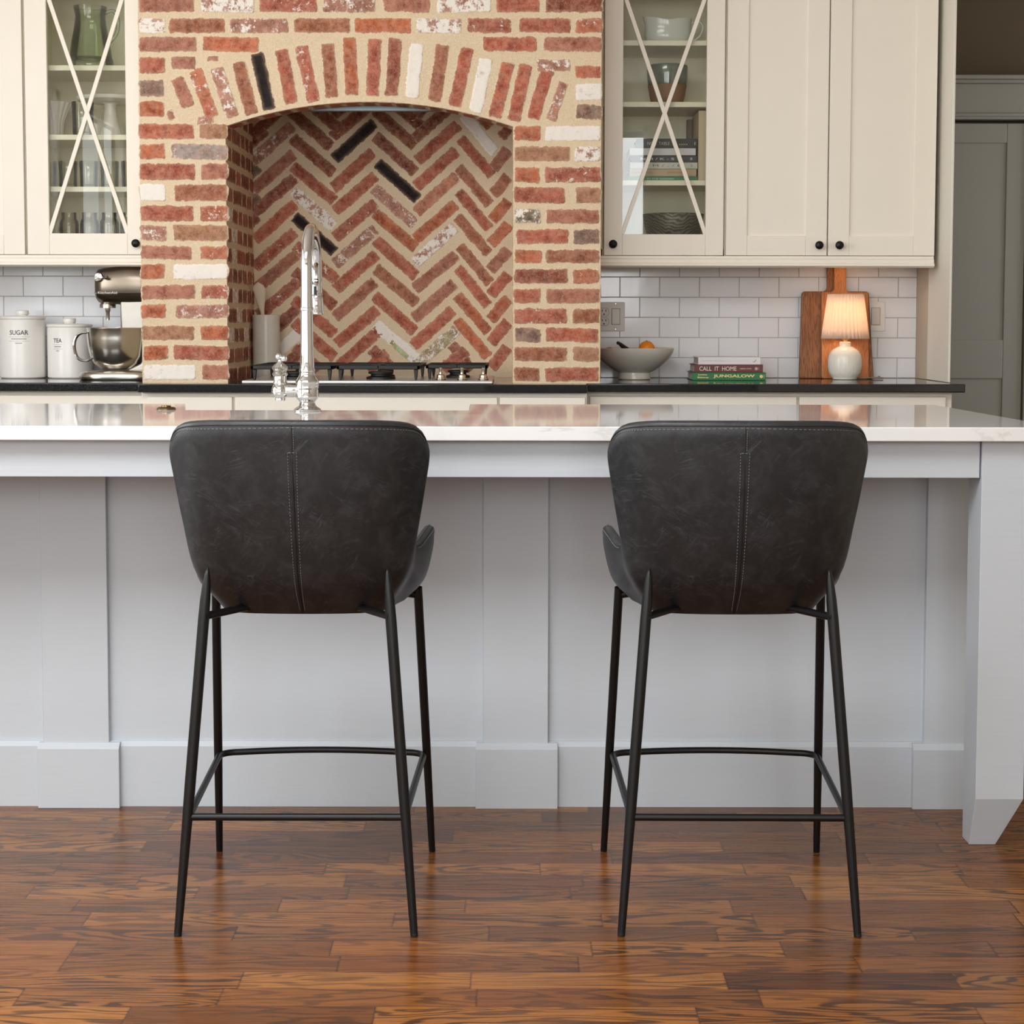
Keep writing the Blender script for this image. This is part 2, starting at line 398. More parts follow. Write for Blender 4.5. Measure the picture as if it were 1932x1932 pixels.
# ------------------------------------------------------------------ room shell
YW = 6.77
struct('floor', MB().box(-3.3, 3.4, -2.6, 8.1, -.05, 0), M['floor'])
struct('ceiling', MB().box(-3.3, 3.4, -2.6, 8.1, 3.2, 3.3), M['ceil'])
struct('wall_back', MB().box(-3.3, 1.60, YW, 6.95, 0, 3.2), M['wall'])
struct('wall_hall', MB().box(1.35, 3.4, 8.05, 8.15, 0, 3.2).box(1.35, 1.45, 6.95, 8.05, 0, 3.2), M['wallwarm'])
def wall_with_holes(a0, a1, holes, d0, d1, axis, z1=3.2):
    mb = MB(); hs = sorted(holes); c = a0
    def B(u0, u1, z0, zz):
        if u1-u0 < 1e-4 or zz-z0 < 1e-4: return
        if axis == 'y': mb.box(u0, u1, d0, d1, z0, zz)
        else: mb.box(d0, d1, u0, u1, z0, zz)
    for (h0, h1, z0, zz) in hs:
        B(c, h0, 0, z1); B(h0, h1, 0, z0); B(h0, h1, zz, z1); c = h1
    B(c, a1, 0, z1); return mb
HF = [(-3.05, -1.65, .75, 2.85), (-1.35, -.05, .75, 2.85), (.2, 1.2, .75, 2.85)]
HL = [(-1.65, -.15, .8, 2.75), (.45, 1.95, .8, 2.75), (2.85, 4.85, 1.0, 2.7)]
struct('wall_front', wall_with_holes(-3.3, 3.4, HF, -2.6, -2.5, 'y'), M['wall'])
struct('wall_left', wall_with_holes(-2.5, YW, HL, -3.3, -3.2, 'x'), M['wall'])
struct('wall_right', wall_with_holes(-2.5, 8.1, [(6.95, 7.75, .7, 2.3)], 3.3, 3.4, 'x'), M['wall'])
k = 0
for (h0, h1, z0, z1) in HF:
    k += 1; mb = MB(); m0 = (h0+h1)/2
    for u0, u1, a, b in ((h0, h0+.05, z0, z1), (h1-.05, h1, z0, z1), (h0, h1, z0, z0+.05), (h0, h1, z1-.05, z1), (m0-.015, m0+.015, z0, z1), (h0, h1, (z0+z1)/2-.015, (z0+z1)/2+.015)):
        mb.box(u0, u1, -2.56, -2.52, a, b)
    struct('window_%d' % k, mb, M['enamel'])
for (h0, h1, z0, z1) in HL:
    k += 1; mb = MB(); m0 = (h0+h1)/2
    for u0, u1, a, b in ((h0, h0+.05, z0, z1), (h1-.05, h1, z0, z1), (h0, h1, z0, z0+.05), (h0, h1, z1-.05, z1), (m0-.015, m0+.015, z0, z1), (h0, h1, (z0+z1)/2-.015, (z0+z1)/2+.015)):
        mb.box(-3.26, -3.22, u0, u1, a, b)
    struct('window_%d' % k, mb, M['enamel'])

# hallway door and casing
dr = struct('door_1', MB().box(1.50, 2.341, 7.985, 8.025, 0.01, 2.035), M['door'], label='pale grey two-panel door in the hallway')
def panel_frame(mb, x0, x1, z0, z1, y0, y1, w):
    mb.box(x0, x0+w, y0, y1, z0, z1).box(x1-w, x1, y0, y1, z0, z1).box(x0+w, x1-w, y0, y1, z0, z0+w).box(x0+w, x1-w, y0, y1, z1-w, z1); return mb
mb = MB()
for z0, z1 in ((0, .10), (.862, 1.05), (1.936, 2.035)): mb.box(1.575, 2.252, 7.975, 7.99, z0+.01, z1)
mb.box(1.50, 1.575, 7.975, 7.99, .01, 2.035).box(2.252, 2.341, 7.975, 7.99, .01, 2.035)
struct('door_frame_rails', mb, M['door'], .004, parent=dr)
mb = MB().box(2.345, 2.44, 7.955, 8.05, 0, 2.045).box(1.39, 1.485, 7.955, 8.05, 0, 2.045)
mb.box(1.37, 2.46, 7.945, 8.05, 2.05, 2.062).box(1.375, 2.455, 7.95, 8.05, 2.062, 2.078).box(1.39, 2.44, 7.96, 8.05, 2.078, 2.212)
mb.box(1.375, 2.455, 7.94, 8.05, 2.212, 2.228).box(1.36, 2.47, 7.92, 8.05, 2.228, 2.246)
struct('trim_1', mb, M['door'], .003, label='pale grey door casing with crown cap in the hallway')

# tiles: two stretches of backsplash
def tiles(x0, x1, z0, z1, xref):
    mb = MB(); mb.box(x0, x1, YW-.006, YW-.0005, z0, z1, 1)
    PX, PZ = .1545, .0782; g = .0008
    nrow = int(math.ceil((z1-z0)/PZ))
    for r in range(nrow):
        za, zb = z0+r*PZ+g, min(z0+(r+1)*PZ-g, z1)
        off = xref + (PX/2 if r % 2 else 0)
        i0 = int(math.floor((x0-off)/PX))-1
        for i in range(i0, i0+int((x1-x0)/PX)+4):
            a, b = max(off+i*PX+g, x0), min(off+(i+1)*PX-g, x1)
            if b-a < .004: continue
            e = .0014; y0, y1 = YW-.0095, YW-.006
            vs = [(a, y1, za), (b, y1, za), (b, y1, zb), (a, y1, zb), (a+e, y0, za+e), (b-e, y0, za+e), (b-e, y0, zb-e), (a+e, y0, zb-e)]
            mb.add(vs, [(4, 5, 6, 7), (0, 1, 5, 4), (1, 2, 6, 5), (2, 3, 7, 6), (3, 0, 4, 7)], 0)
    return mb
# right: vertical joint 35 px left of the end wall on alternate rows
t = obj('tile_backsplash', tiles(.315, 1.571, .914, 1.42, 1.571-.0725), [M['tile'], M['grout']], smooth=0)
tag(t, 'white glossy subway tile backsplash right of the brick hearth', 'backsplash', 'subway tile backsplashes')
t = obj('tile_backsplash', tiles(-3.2, -1.3, .914, 1.42, 1.571-.0725), [M['tile'], M['grout']], smooth=0)
tag(t, 'white glossy subway tile backsplash left of the brick hearth behind the canisters', 'backsplash', 'subway tile backsplashes')

# end gable of the cabinet run
mb = MB().box(1.572, 1.581, 6.262, 6.58, .915, 3.0)
o = obj('end_gable_panel', mb, M['gable'], base=(1.58, 6.4, .915), bevel=.002); tag(o, 'tall cream end panel closing the right end of the cabinet run', 'panel')
struct('trim_2', MB().box(1.571, 1.60, 6.58, YW, .915, 3.0), M['wallbeige_shaded'], label='wall return behind the cream end panel, its beige darkened for shade')

# ------------------------------------------------------------------ brick hearth
FACE= [(-1205,2233,192,62,0,'P'),(-993,2234,185,62,0,'w'),(-782,2234,201,62,0,'r'),(-569,2234,181,62,0,'p'),(-370,2235,159,62,0,'P'),(-170,2235,186,62,0,'w'),(18,2235,149,62,0,'R'),(212,2235,199,62,0,'d'),(-1256,2158,93,49,0,'w'),(-1100,2158,194,49,0,'B'),(-884,2158,202,49,0,'p'),(-664,2159,194,49,0,'B'),(-454,2159,198,49,0,'O'),(-257,2159,157,49,0,'w'),(-82,2160,151,49,0,'r'),(110,2160,179,49,0,'R'),(265,2160,94,49,0,'o'),(-1203,2094,200,50,0,'P'),(-983,2094,196,50,0,'O'),(-11,2096,186,49,0,'R'),(208,2096,201,50,0,'P'),(-1257,2022,91,58,0,'R'),(-1149,2030,84,42,0,'P'),(-1046,2046,39,15,0,'P'),(262,2001,90,42,0,'R'),(143,2023,114,39,0,'p'),(-1261,1942,84,55,0,'G'),(265,1932,92,57,0,'W'),(-1261,1871,86,53,0,'O'),(265,1863,90,48,0,'G'),(-1211,1793,191,52,0,'R'),(-1047,1794,97,51,0,'T'),(51,1789,93,50,0,'O'),(210,1789,194,50,0,'W'),(-1260,1724,88,52,0,'O'),(-1096,1724,197,52,0,'g'),(102,1717,195,50,0,'T'),(262,1717,91,50,0,'w'),(-1208,1654,194,56,0,'R'),(-1044,1654,92,55,0,'P'),(50,1644,89,52,0,'O'),(210,1645,195,52,0,'r'),(-1261,1581,90,57,0,'W'),(-1092,1581,186,57,0,'B'),(94,1574,178,54,0,'R'),(264,1574,87,54,0,'T'),(-1212,1509,186,54,0,'R'),(-1047,1509,99,54,0,'o'),(53,1501,91,48,0,'N'),(210,1501,186,48,0,'P'),(-1259,1440,90,54,0,'p'),(-1095,1441,192,54,0,'T'),(104,1430,182,50,0,'R'),(259,1430,91,50,0,'G'),(-1216,1372,177,47,0,'P'),(-1048,1372,97,46,0,'o'),(55,1361,95,46,0,'O'),(210,1361,186,46,0,'B'),(-1264,1306,84,52,0,'O'),(-1096,1306,192,52,0,'W'),(100,1291,188,50,0,'d'),(258,1291,91,50,0,'o'),(-1210,1234,187,49,0,'P'),(-1046,1234,96,48,0,'r'),(52,1222,93,50,0,'R'),(212,1222,188,50,0,'P'),(-1263,1166,86,47,0,'O'),(-1092,1166,185,47,0,'p'),(98,1152,185,52,0,'r'),(257,1152,95,52,0,'B'),(-1213,1091,184,49,0,'T'),(-1050,1091,99,49,0,'O'),(54,1085,91,49,0,'G'),(209,1085,187,49,0,'R'),(-1257,1021,87,51,0,'O'),(-1098,1021,195,51,0,'R'),(99,1018,187,49,0,'B'),(259,1018,91,49,0,'T'),(-1209,952,184,51,0,'W'),(-1048,952,94,51,0,'P'),(51,947,90,49,0,'B'),(209,947,189,49,0,'R')]
ARCH= [(-1153,1928,109,46,110,'P'),(-1079,1924,174,46,111,'o'),(-1006,1928,179,46,108,'p'),(-935,1943,188,46,103,'B'),(-871,1966,201,46,103,'K'),(-790,1984,191,46,101,'R'),(-717,1992,199,46,101,'r'),(-639,2005,188,46,96,'B'),(-566,2019,202,46,93,'O'),(-486,2016,199,46,88,'R'),(-417,2016,199,46,86,'d'),(-344,2003,187,46,85,'W'),(-259,1996,198,46,82,'B'),(-182,1981,208,46,77,'R'),(-112,1954,190,46,79,'W'),(-40,1938,197,46,77,'R'),(24,1929,199,46,77,'R'),(95,1922,178,46,73,'R'),(155,1900,139,34,70,'p')]
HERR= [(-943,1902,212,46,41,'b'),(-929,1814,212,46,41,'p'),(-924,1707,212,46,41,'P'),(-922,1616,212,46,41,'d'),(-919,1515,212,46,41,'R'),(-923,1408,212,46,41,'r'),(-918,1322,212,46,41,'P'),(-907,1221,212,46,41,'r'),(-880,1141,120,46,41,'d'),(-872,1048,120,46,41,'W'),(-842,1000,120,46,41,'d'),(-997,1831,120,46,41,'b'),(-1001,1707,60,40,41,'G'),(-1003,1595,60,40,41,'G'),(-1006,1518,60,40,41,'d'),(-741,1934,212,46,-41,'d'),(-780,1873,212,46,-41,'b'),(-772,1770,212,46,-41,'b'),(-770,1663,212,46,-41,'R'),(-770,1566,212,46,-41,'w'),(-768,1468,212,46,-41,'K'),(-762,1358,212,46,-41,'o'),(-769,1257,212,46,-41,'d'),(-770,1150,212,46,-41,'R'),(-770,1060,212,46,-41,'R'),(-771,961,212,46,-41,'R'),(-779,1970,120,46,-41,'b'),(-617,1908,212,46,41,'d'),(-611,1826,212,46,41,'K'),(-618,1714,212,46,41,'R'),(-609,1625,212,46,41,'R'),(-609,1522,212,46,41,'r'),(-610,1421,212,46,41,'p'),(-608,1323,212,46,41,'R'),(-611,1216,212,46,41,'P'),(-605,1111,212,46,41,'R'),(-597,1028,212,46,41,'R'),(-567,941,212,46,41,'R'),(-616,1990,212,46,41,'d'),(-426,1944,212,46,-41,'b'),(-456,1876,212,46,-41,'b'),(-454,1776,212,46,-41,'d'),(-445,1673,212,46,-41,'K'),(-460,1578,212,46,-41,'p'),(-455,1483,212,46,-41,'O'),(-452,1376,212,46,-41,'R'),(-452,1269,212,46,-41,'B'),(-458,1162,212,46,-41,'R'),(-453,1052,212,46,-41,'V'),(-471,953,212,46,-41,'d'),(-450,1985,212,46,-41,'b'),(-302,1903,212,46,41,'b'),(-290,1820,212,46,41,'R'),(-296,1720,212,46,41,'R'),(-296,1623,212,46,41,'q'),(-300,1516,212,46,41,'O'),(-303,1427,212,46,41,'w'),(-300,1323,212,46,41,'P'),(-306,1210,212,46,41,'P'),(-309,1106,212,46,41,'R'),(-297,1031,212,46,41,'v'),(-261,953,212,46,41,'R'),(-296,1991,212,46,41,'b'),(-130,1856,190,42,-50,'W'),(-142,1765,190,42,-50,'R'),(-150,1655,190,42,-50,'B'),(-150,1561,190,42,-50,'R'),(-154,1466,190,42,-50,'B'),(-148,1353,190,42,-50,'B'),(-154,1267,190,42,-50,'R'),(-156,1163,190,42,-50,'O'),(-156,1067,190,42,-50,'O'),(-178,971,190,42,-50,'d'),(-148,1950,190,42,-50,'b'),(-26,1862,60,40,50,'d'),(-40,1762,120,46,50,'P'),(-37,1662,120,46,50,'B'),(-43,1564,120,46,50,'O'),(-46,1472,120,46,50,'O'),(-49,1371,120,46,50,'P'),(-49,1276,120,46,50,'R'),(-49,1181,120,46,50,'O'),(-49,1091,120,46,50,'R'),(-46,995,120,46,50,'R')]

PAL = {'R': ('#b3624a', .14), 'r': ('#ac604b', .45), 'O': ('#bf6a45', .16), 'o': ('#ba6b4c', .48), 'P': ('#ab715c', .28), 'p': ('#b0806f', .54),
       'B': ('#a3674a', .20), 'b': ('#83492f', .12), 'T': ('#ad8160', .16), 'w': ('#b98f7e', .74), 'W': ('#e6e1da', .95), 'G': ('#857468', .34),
       'g': ('#a59e99', .42), 'K': ('#2b2724', .26), 'd': ('#8d4c3a', .16), 'N': ('#6a6a58', .60), 'V': ('#e3ded2', .90), 'v': ('#a8a37c', .62), 'E': ('#a9d69a', .35), 'q': ('#ca8a6e', .2)}
SEED = [0]
def brick(mb, cu, cv, L, W, ang, code, fn, proud=.0020, e=.004, cell=.0062, jit=.0026):
    SEED[0] += 1; sd = SEED[0]*3.71; rnd = random.Random(SEED[0]*13+5)
    col, wash = PAL[code]; col = list(lin(col)[:3]); k = 1+rnd.uniform(-.10, .12); col = [min(1, v*k) for v in col]
    nx = max(3, int(L/cell)); nz = max(3, int(W/cell))
    def axis(n, S): return [-S/2]+[-S/2+e+(S-2*e)*i/n for i in range(n+1)]+[S/2]
    L += .006; W += .007 if W < .058 else .003
    us, vs_ = axis(nx, L), axis(nz, W); ca, sa = math.cos(math.radians(ang)), math.sin(math.radians(ang))
    vs = []; A = mb.attr.setdefault('bcol', ('FLOAT_COLOR', [])); B = mb.attr.setdefault('wash', ('FLOAT', []))
    rc = min(.017, W*.33); skew = rnd.uniform(-.0012, .0012)
    pad = len(mb.v)-len(B[1])
    A[1].extend([.8, .7, .5, 1]*pad); B[1].extend([0]*pad)
    for j, v in enumerate(vs_):
        for i, u in enumerate(us):
            border = i in (0, len(us)-1) or j in (0, len(vs_)-1)
            dx, dy = L/2-abs(u), W/2-abs(v)
            uu, vv = u, v
            if dx < rc and dy < rc:   # rounded corner
                q = math.hypot(rc-dx, rc-dy)
                if q > rc: sc_ = rc/q; uu = math.copysign(L/2-rc+(rc-dx)*sc_, u); vv = math.copysign(W/2-rc+(rc-dy)*sc_, v)
            n1 = noise.noise(Vector((uu*38+sd, vv*38, 0))); n2 = noise.noise(Vector((uu*38, vv*38+sd, 7)))
            n1 += .8*noise.noise(Vector((uu*105+sd, vv*105, 1))); n2 += .8*noise.noise(Vector((uu*105, vv*105+sd, 9)))
            wgt = max(0, 1-min(dx, dy)/.014)
            uu += n1*jit*1.6*wgt; vv += n2*jit*1.6*wgt+skew*u/L*4
            n3 = noise.noise(Vector((uu*60+sd, vv*60, 3)))
            h = -.0015 if border else proud+n3*.0016
            vs.append(fn(cu+uu*ca-vv*sa, cv+uu*sa+vv*ca, h))
            ed = max(0, 1-min(dx, dy)/.013)
            A[1].extend(col+[ed]); B[1].append(wash+rnd.uniform(-.02, .02)*0)
    n = len(us); mb.add(vs, [(j*n+i, j*n+i+1, (j+1)*n+i+1, (j+1)*n+i) for j in range(len(vs_)-1) for i in range(n-1)], 0)
def pad_attrs(mb):
    if 'bcol' in mb.attr:
        pad = len(mb.v)-len(mb.attr['wash'][1]); mb.attr['bcol'][1].extend([.8, .7, .5, 1]*pad); mb.attr['wash'][1].extend([0]*pad)
YB = 6.12; XL, XR, NL, NR = -1.305, .308, -1.004, .0015
SX = (NL+NR)/2; HWD = (NR-NL)/2; ZS, ZC = 1.812, 1.897; AR = (HWD**2+(ZC-ZS)**2)/(2*(ZC-ZS))
def zarch(x): return ZC-AR+math.sqrt(AR*AR-(x-SX)**2)
root = thing('brick_hearth', (SX, 6.4, .914), 'reclaimed red brick cooking hearth with a segmental arch around the gas cooktop', 'hearth')
mb = MB(); ff = lambda u, v, h: (u, YB-h, max(v, .9155))
ZT = 3.19
mb.box(XL, NL, YB, YW-.002, .9143, ZS+.0, 1).box(NR, XR, YB, YW-.002, .9143, ZS, 1)
mb.box(XL, NL, YB, YW-.002, ZS, ZT, 1).box(NR, XR, YB, YW-.002, ZS, ZT, 1)
n = 24
for i in range(n):
    a, b = NL+(NR-NL)*i/n, NL+(NR-NL)*(i+1)/n; za, zb = zarch(a), zarch(b)
    vs = [(a, YB, za), (b, YB, zb), (b, YB, ZT), (a, YB, ZT), (a, YB+.11, za), (b, YB+.11, zb), (b, YB+.11, ZT), (a, YB+.11, ZT)]
    mb.add(vs, [(0, 1, 2, 3), (0, 4, 5, 1), (4, 7, 6, 5)], 1)
for (u, v, L, W, a, c) in FACE:
    brick(mb, u/1000, v/1000, L/1000, W/1000, 0, c, ff)
rr_ = random.Random(3)
for r in range(12):
    z = 2.305+r*.0735; x = XL-(.1 if r % 2 else 0)
    while x < XR:
        L = .196; a, b = max(x, XL), min(x+L, XR)
        if b-a > .03: brick(mb, (a+b)/2, z, b-a-.004, .051, 0, rr_.choice('RRPOBpdr'), ff, cell=.02)
        x += L+.014
pad_attrs(mb); obj('front_brickwork', mb, [M['brick'], M['mortar']], root, smooth=60)
mb = MB()
for (u, v, L, W, a, c) in ARCH: brick(mb, u/1000, v/1000, L/1000, W/1000, a, c, ff)
# small closers at the arch ends and brick ends seen on the soffit
for (u, v, L, W, a, c) in ((-1195, 1850, 34, 22, -60, 'P'), (-1075, 1832, 60, 26, 5, 'p'), (140, 1862, 44, 16, 62, 'o')): brick(mb, u/1000, v/1000, L/1000, W/1000, a, c, ff)
for i in range(17):
    x = NL+.03+i*.0585
    if x > NR-.02: break
    z = zarch(x); th = math.atan2(x-SX, AR)
    fs_ = lambda u, v, h, x=x, th=th: (x+u*math.cos(th)+h*math.sin(-th)*1, YB+.055+v, zarch(x)-u*math.sin(th)-h*.6)
    brick(mb, 0, 0, .046, .10, 0, rr_.choice('RBdPO'), fs_, proud=.003)
pad_attrs(mb); obj('arch_brickwork', mb, [M['brick'], M['mortar']], root, smooth=60)
mb = MB(); mb.box(NL, NR, YW-.014, YW-.002, .9142, 2.12, 1)
fh = lambda u, v, h: (u, YW-.014-h, v)
for (u, v, L, W, a, c) in HERR:
    x, z, L, W = u/1000, v/1000, L/1000, W/1000
    ex = abs(math.cos(math.radians(a)))*L/2+.012
    if x+ex > NR-.004 and x > -.1:      # cut bricks at the right edge
        d = (x+ex-(NR-.006)); x -= d*.5; L = max(.05, L-d/abs(math.cos(math.radians(a)))); z -= math.sin(math.radians(a))*d*.4
    ez = abs(math.sin(math.radians(a)))*L/2+.026
    if z-ez < .918:
        d = .918-(z-ez); L -= d/abs(math.sin(math.radians(a))); z += d*.5; x += math.copysign(1, a)*d*.5/abs(math.tan(math.radians(a)))
        if L < .05: continue
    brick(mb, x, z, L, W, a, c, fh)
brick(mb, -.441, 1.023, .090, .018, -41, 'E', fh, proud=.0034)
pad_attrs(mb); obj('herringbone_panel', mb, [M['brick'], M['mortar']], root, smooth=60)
for side in (-1, 1):
    mb = MB(); X0 = NL if side < 0 else NR
    fs = (lambda u, v, h: (NL+h, u, max(v, .9155))) if side < 0 else (lambda u, v, h: (NR-h*.6, u, max(v, .9155)))
    zc = 1.793; r = 0; rs = random.Random(21+side)
    z = 1.793
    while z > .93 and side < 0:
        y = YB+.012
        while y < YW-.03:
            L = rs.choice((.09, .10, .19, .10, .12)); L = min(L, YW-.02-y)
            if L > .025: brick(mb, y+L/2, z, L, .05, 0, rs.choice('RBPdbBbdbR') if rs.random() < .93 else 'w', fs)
            y += L+.014
        z -= .0712
    z = 1.793
    while z > .93 and side > 0:
        y = YB+.012
        while y < YW-.03:
            L = rs.choice((.09, .10, .19)); L = min(L, YW-.02-y)
            if L > .025: brick(mb, y+L/2, z, L, .05, 0, rs.choice('RBPdO'), fs)
            y += L+.014
        z -= .0712
    for zz in (1.865, 1.936):
        for yq in (YB+.16, YB+.30, YB+.44, YB+.58): brick(mb, yq, zz, .12, .05, 0, 'd', fs)
    pad_attrs(mb); obj('side_brickwork', mb, [M['brick'], M['mortar']], root, smooth=60)
mb = MB(); mb.box(XR, XR+.001, YB, YW-.002, .9145, ZT, 1)
fo = lambda u, v, h: (XR+.001+h, u, max(v, .9155)); z = .945; r = 0
while z < ZT-.03:
    y = YB+.006+(.0 if r % 2 else -.1)
    while y < YW-.02:
        a, b = max(y, YB+.004), min(y+.196, YW-.01)
        if b-a > .03: brick(mb, (a+b)/2, z, b-a, .050, 0, rr_.choice('RRPOBpdr'), fo, cell=.02)
        y += .21
    z += .0725; r += 1
pad_attrs(mb); obj('side_brickwork', mb, [M['brick'], M['mortar']], root, smooth=60)
mb = MB().box(NL, NR, YB+.112, YW-.016, 2.10, 2.13).box(SX-.26, SX+.26, YB+.115, YB+.135, 1.878, 2.1)
obj('hood_liner', mb, M['liner'], root, bevel=.002)

# ------------------------------------------------------------------ base cabinets and black worktops
def knob(parent, x, y, z, r=.0155):
    mb = MB().lathe([(.006, 0), (.006, .012), (r*.8, .016), (r, .021), (r*.96, .026), (r*.6, .030), (0, .0315)], (x, y, z), 28, '-y')
    return obj('knob', mb, M['black'], parent, smooth=50)
def base_cab(name, x0, x1, yf, splits, label, knobs=()):
    root = thing(name, ((x0+x1)/2, yf+.3, 0), label, 'cabinet', 'cream base cabinets')
    mb = MB().box(x0, x1, yf, YW-.01, .1, .883).box(x0+.02, x1-.02, yf+.06, YW-.02, 0, .1)
    obj('carcass', mb, M['ivory'], root, bevel=.002)
    for i, (a, b) in enumerate(splits):
        d = obj('drawer_front', MB().box(a, b, yf-.02, yf, .72, .868), M['ivory'], root, bevel=.003)
        dl = obj('cabinet_door', panel_frame(MB().box(a+.05, b-.05, yf-.012, yf, .19, .66), a, b, .13, .71, yf-.02, yf, .06), M['ivory'], root, bevel=.003)
        for q in knobs[i] if i < len(knobs) else ((a+b)/2,): knob(d, q, yf-.02, .806)
    return root
base_cab('base_cabinet', -3.19, -1.305, 6.185, [(-2.6, -1.95), (-1.94, -1.315)], 'cream base cabinet under the canisters and stand mixer')
base_cab('base_cabinet', -1.30, .262, 6.075, [(-1.275, -.979), (-.969, -.052), (-.0426, .255)], 'cream base cabinet under the cooktop and brick piers', [(-1.13,), (-.8, -.22), (-.004,)])
base_cab('base_cabinet', .267, 1.568, 6.185, [(.275, 1.012), (1.022, 1.543)], 'cream base cabinet under the fruit bowl and lamp')
def worktop(x0, x1, y0, label):
    mb = MB().box(x0, x1, y0, YW-.011, .884, .914)
    o = obj('granite_worktop', mb, M['granite'], base=((x0+x1)/2, 6.4, .884), bevel=.004, seg=3); tag(o, label, 'worktop', 'black granite worktops')
worktop(-3.19, -1.304, 6.135, 'polished black granite worktop carrying the canisters and mixer')
worktop(-1.303, .262, 6.03, 'black granite worktop stepping forward beneath the cooktop and bricks')
worktop(.263, 1.60, 6.12, 'polished black granite worktop carrying the fruit bowl, books and lamp')

# ------------------------------------------------------------------ wall cabinets
CF = 6.42     # door front plane
def glass_cab(name, x0, x1, dx0, dx1, shelves, label, oL, oR, kx, group):
    root = thing(name, ((x0+x1)/2, 6.6, 1.376), label, 'cabinet', group)
    f = .018; zt = 2.42
    mb = MB().box(x0, x0+f, CF+.022, YW-.002, 1.345, zt).box(x1-f, x1, CF+.022, YW-.002, 1.345, zt).box(x0, x1, YW-.012, YW-.002, 1.345, zt)
    mb.box(x0, x1, CF+.022, YW-.002, 1.365, 1.40).box(x0, x1, CF+.022, YW-.002, zt-.02, zt)
    obj('carcass', mb, M['ivory_in'], root, bevel=.001)
    for z in shelves: obj('shelf', MB().box(x0+f, x1-f, CF+.04, YW-.012, z-.0195, z), M['ivory_in'], root, bevel=.002)
    zo0, zo1 = 1.4535, 2.335; sw = .0
    d = MB().box(dx0, oL, CF, CF+.02, 1.376, zt-.02).box(oR, dx1, CF, CF+.02, 1.376, zt-.02).box(oL, oR, CF, CF+.02, 1.376, zo0).box(oL, oR, CF, CF+.02, zo1, zt-.02)
    d = obj('glazed_door', d, M['ivory'], root, bevel=.0015)
    mb = MB(); cxm, czm = (oL+oR)/2, (zo0+zo1)/2; q = .0075
    for sgn in (1, -1):
        a = Vector((oL-.0, 0, zo0 if sgn > 0 else zo1)); b = Vector((oR, 0, zo1 if sgn > 0 else zo0)); dv = (b-a).normalized(); nn = Vector((-dv.z, 0, dv.x))*q
        poly = [(a+nn), (a-nn), (b-nn), (b+nn)]
        mb.prism([(p.x, p.z) for p in poly], CF+.002+(.001 if sgn > 0 else 0), CF+.012, 'y')
    obj('crossed_glazing_bars', mb, M['ivory'], d, smooth=0, bevel=.001)
    obj('glass_pane', MB().box(oL-.004, oR+.004, CF+.0128, CF+.0158, zo0-.004, zo1+.004), M['pane'], d, smooth=0)
    knob(d, kx, CF, 1.4165)
    return root
glass_cab('glazed_wall_cabinet', .3145, .7805, .336, .7755, (1.654, 1.941, 2.1645), 'cream glazed wall cabinet holding books, pot and gravy jug', .4035, .7097, .3687, 'glazed cabinets beside the brickwork')
glass_cab('glazed_wall_cabinet', -1.7905, -1.325, -1.786, -1.355, (1.6275, 1.818, 2.071), 'cream glazed wall cabinet holding glassware and a cake stand', -1.705, -1.418, -1.3835, 'glazed cabinets beside the brickwork')
def shaker(root, x0, x1, kx=None, z1=2.40, w=.078):
    d = MB(); z0 = 1.376
    d.box(x0, x0+w, CF, CF+.02, z0, z1).box(x1-w, x1, CF, CF+.02, z0, z1).box(x0+w, x1-w, CF, CF+.02, z0, z0+.072).box(x0+w, x1-w, CF, CF+.02, z1-.072, z1)
    d.box(x0+w-.004, x1-w+.004, CF+.008, CF+.018, z0+.068, z1-.068)
    d = obj('shaker_door', d, M['ivory'], root, bevel=.0015)
    if kx: knob(d, kx, CF, 1.4135)
root = thing('wall_cabinet', (1.16, 6.6, 1.345), 'cream wall cabinet with a pair of flat-panelled shaker doors above the lamp', 'cabinet')
obj('carcass', MB().box(.7815, 1.556, CF+.022, YW-.002, 1.345, 2.42), M['ivory'], root, bevel=.001)
shaker(root, .785, 1.1568, 1.1259); shaker(root, 1.1615, 1.5535, 1.2001)
root = thing('wall_cabinet', (-2.15, 6.6, 1.345), 'cream wall cabinet cut off by the left frame edge above the sugar canister', 'cabinet')
obj('carcass', MB().box(-2.55, -1.7925, CF+.022, YW-.002, 1.345, 2.42), M['ivory'], root, bevel=.001)
shaker(root, -2.17, -1.7955); shaker(root, -2.545, -2.175)
# light rails under the cabinets (stepped moulding)
def rail(name, x0, x1, label, ret=False):
    poly = [(CF+.002, 1.374), (CF+.002, 1.366), (CF-.004, 1.362), (CF-.004, 1.350), (CF-.010, 1.346), (CF-.012, 1.338), (CF-.002, 1.332), (CF+.02, 1.332), (CF+.02, 1.374)]
    mb = MB().prism([(a, b) for a, b in poly], x0, x1, 'x')
    if ret: mb.prism([(x1-.03, 1.338), (x1, 1.366), (x1, 1.374), (x1-.03, 1.374)], CF+.02, YW-.02, 'y')
    struct(name, mb, M['ivory'], label=label)
rail('trim_3', -2.55, -1.318, 'cream light rail moulding under the left wall cabinets')
rail('trim_4', .318, 1.552, 'cream light rail moulding under the right wall cabinets')
struct('trim_5', MB().box(-2.55, -1.318, CF+.0, YW, 2.42, 2.52).box(.318, 1.556, CF+.0, YW, 2.42, 2.52), M['ivory'], .003, label='cream crown board above the wall cabinets')

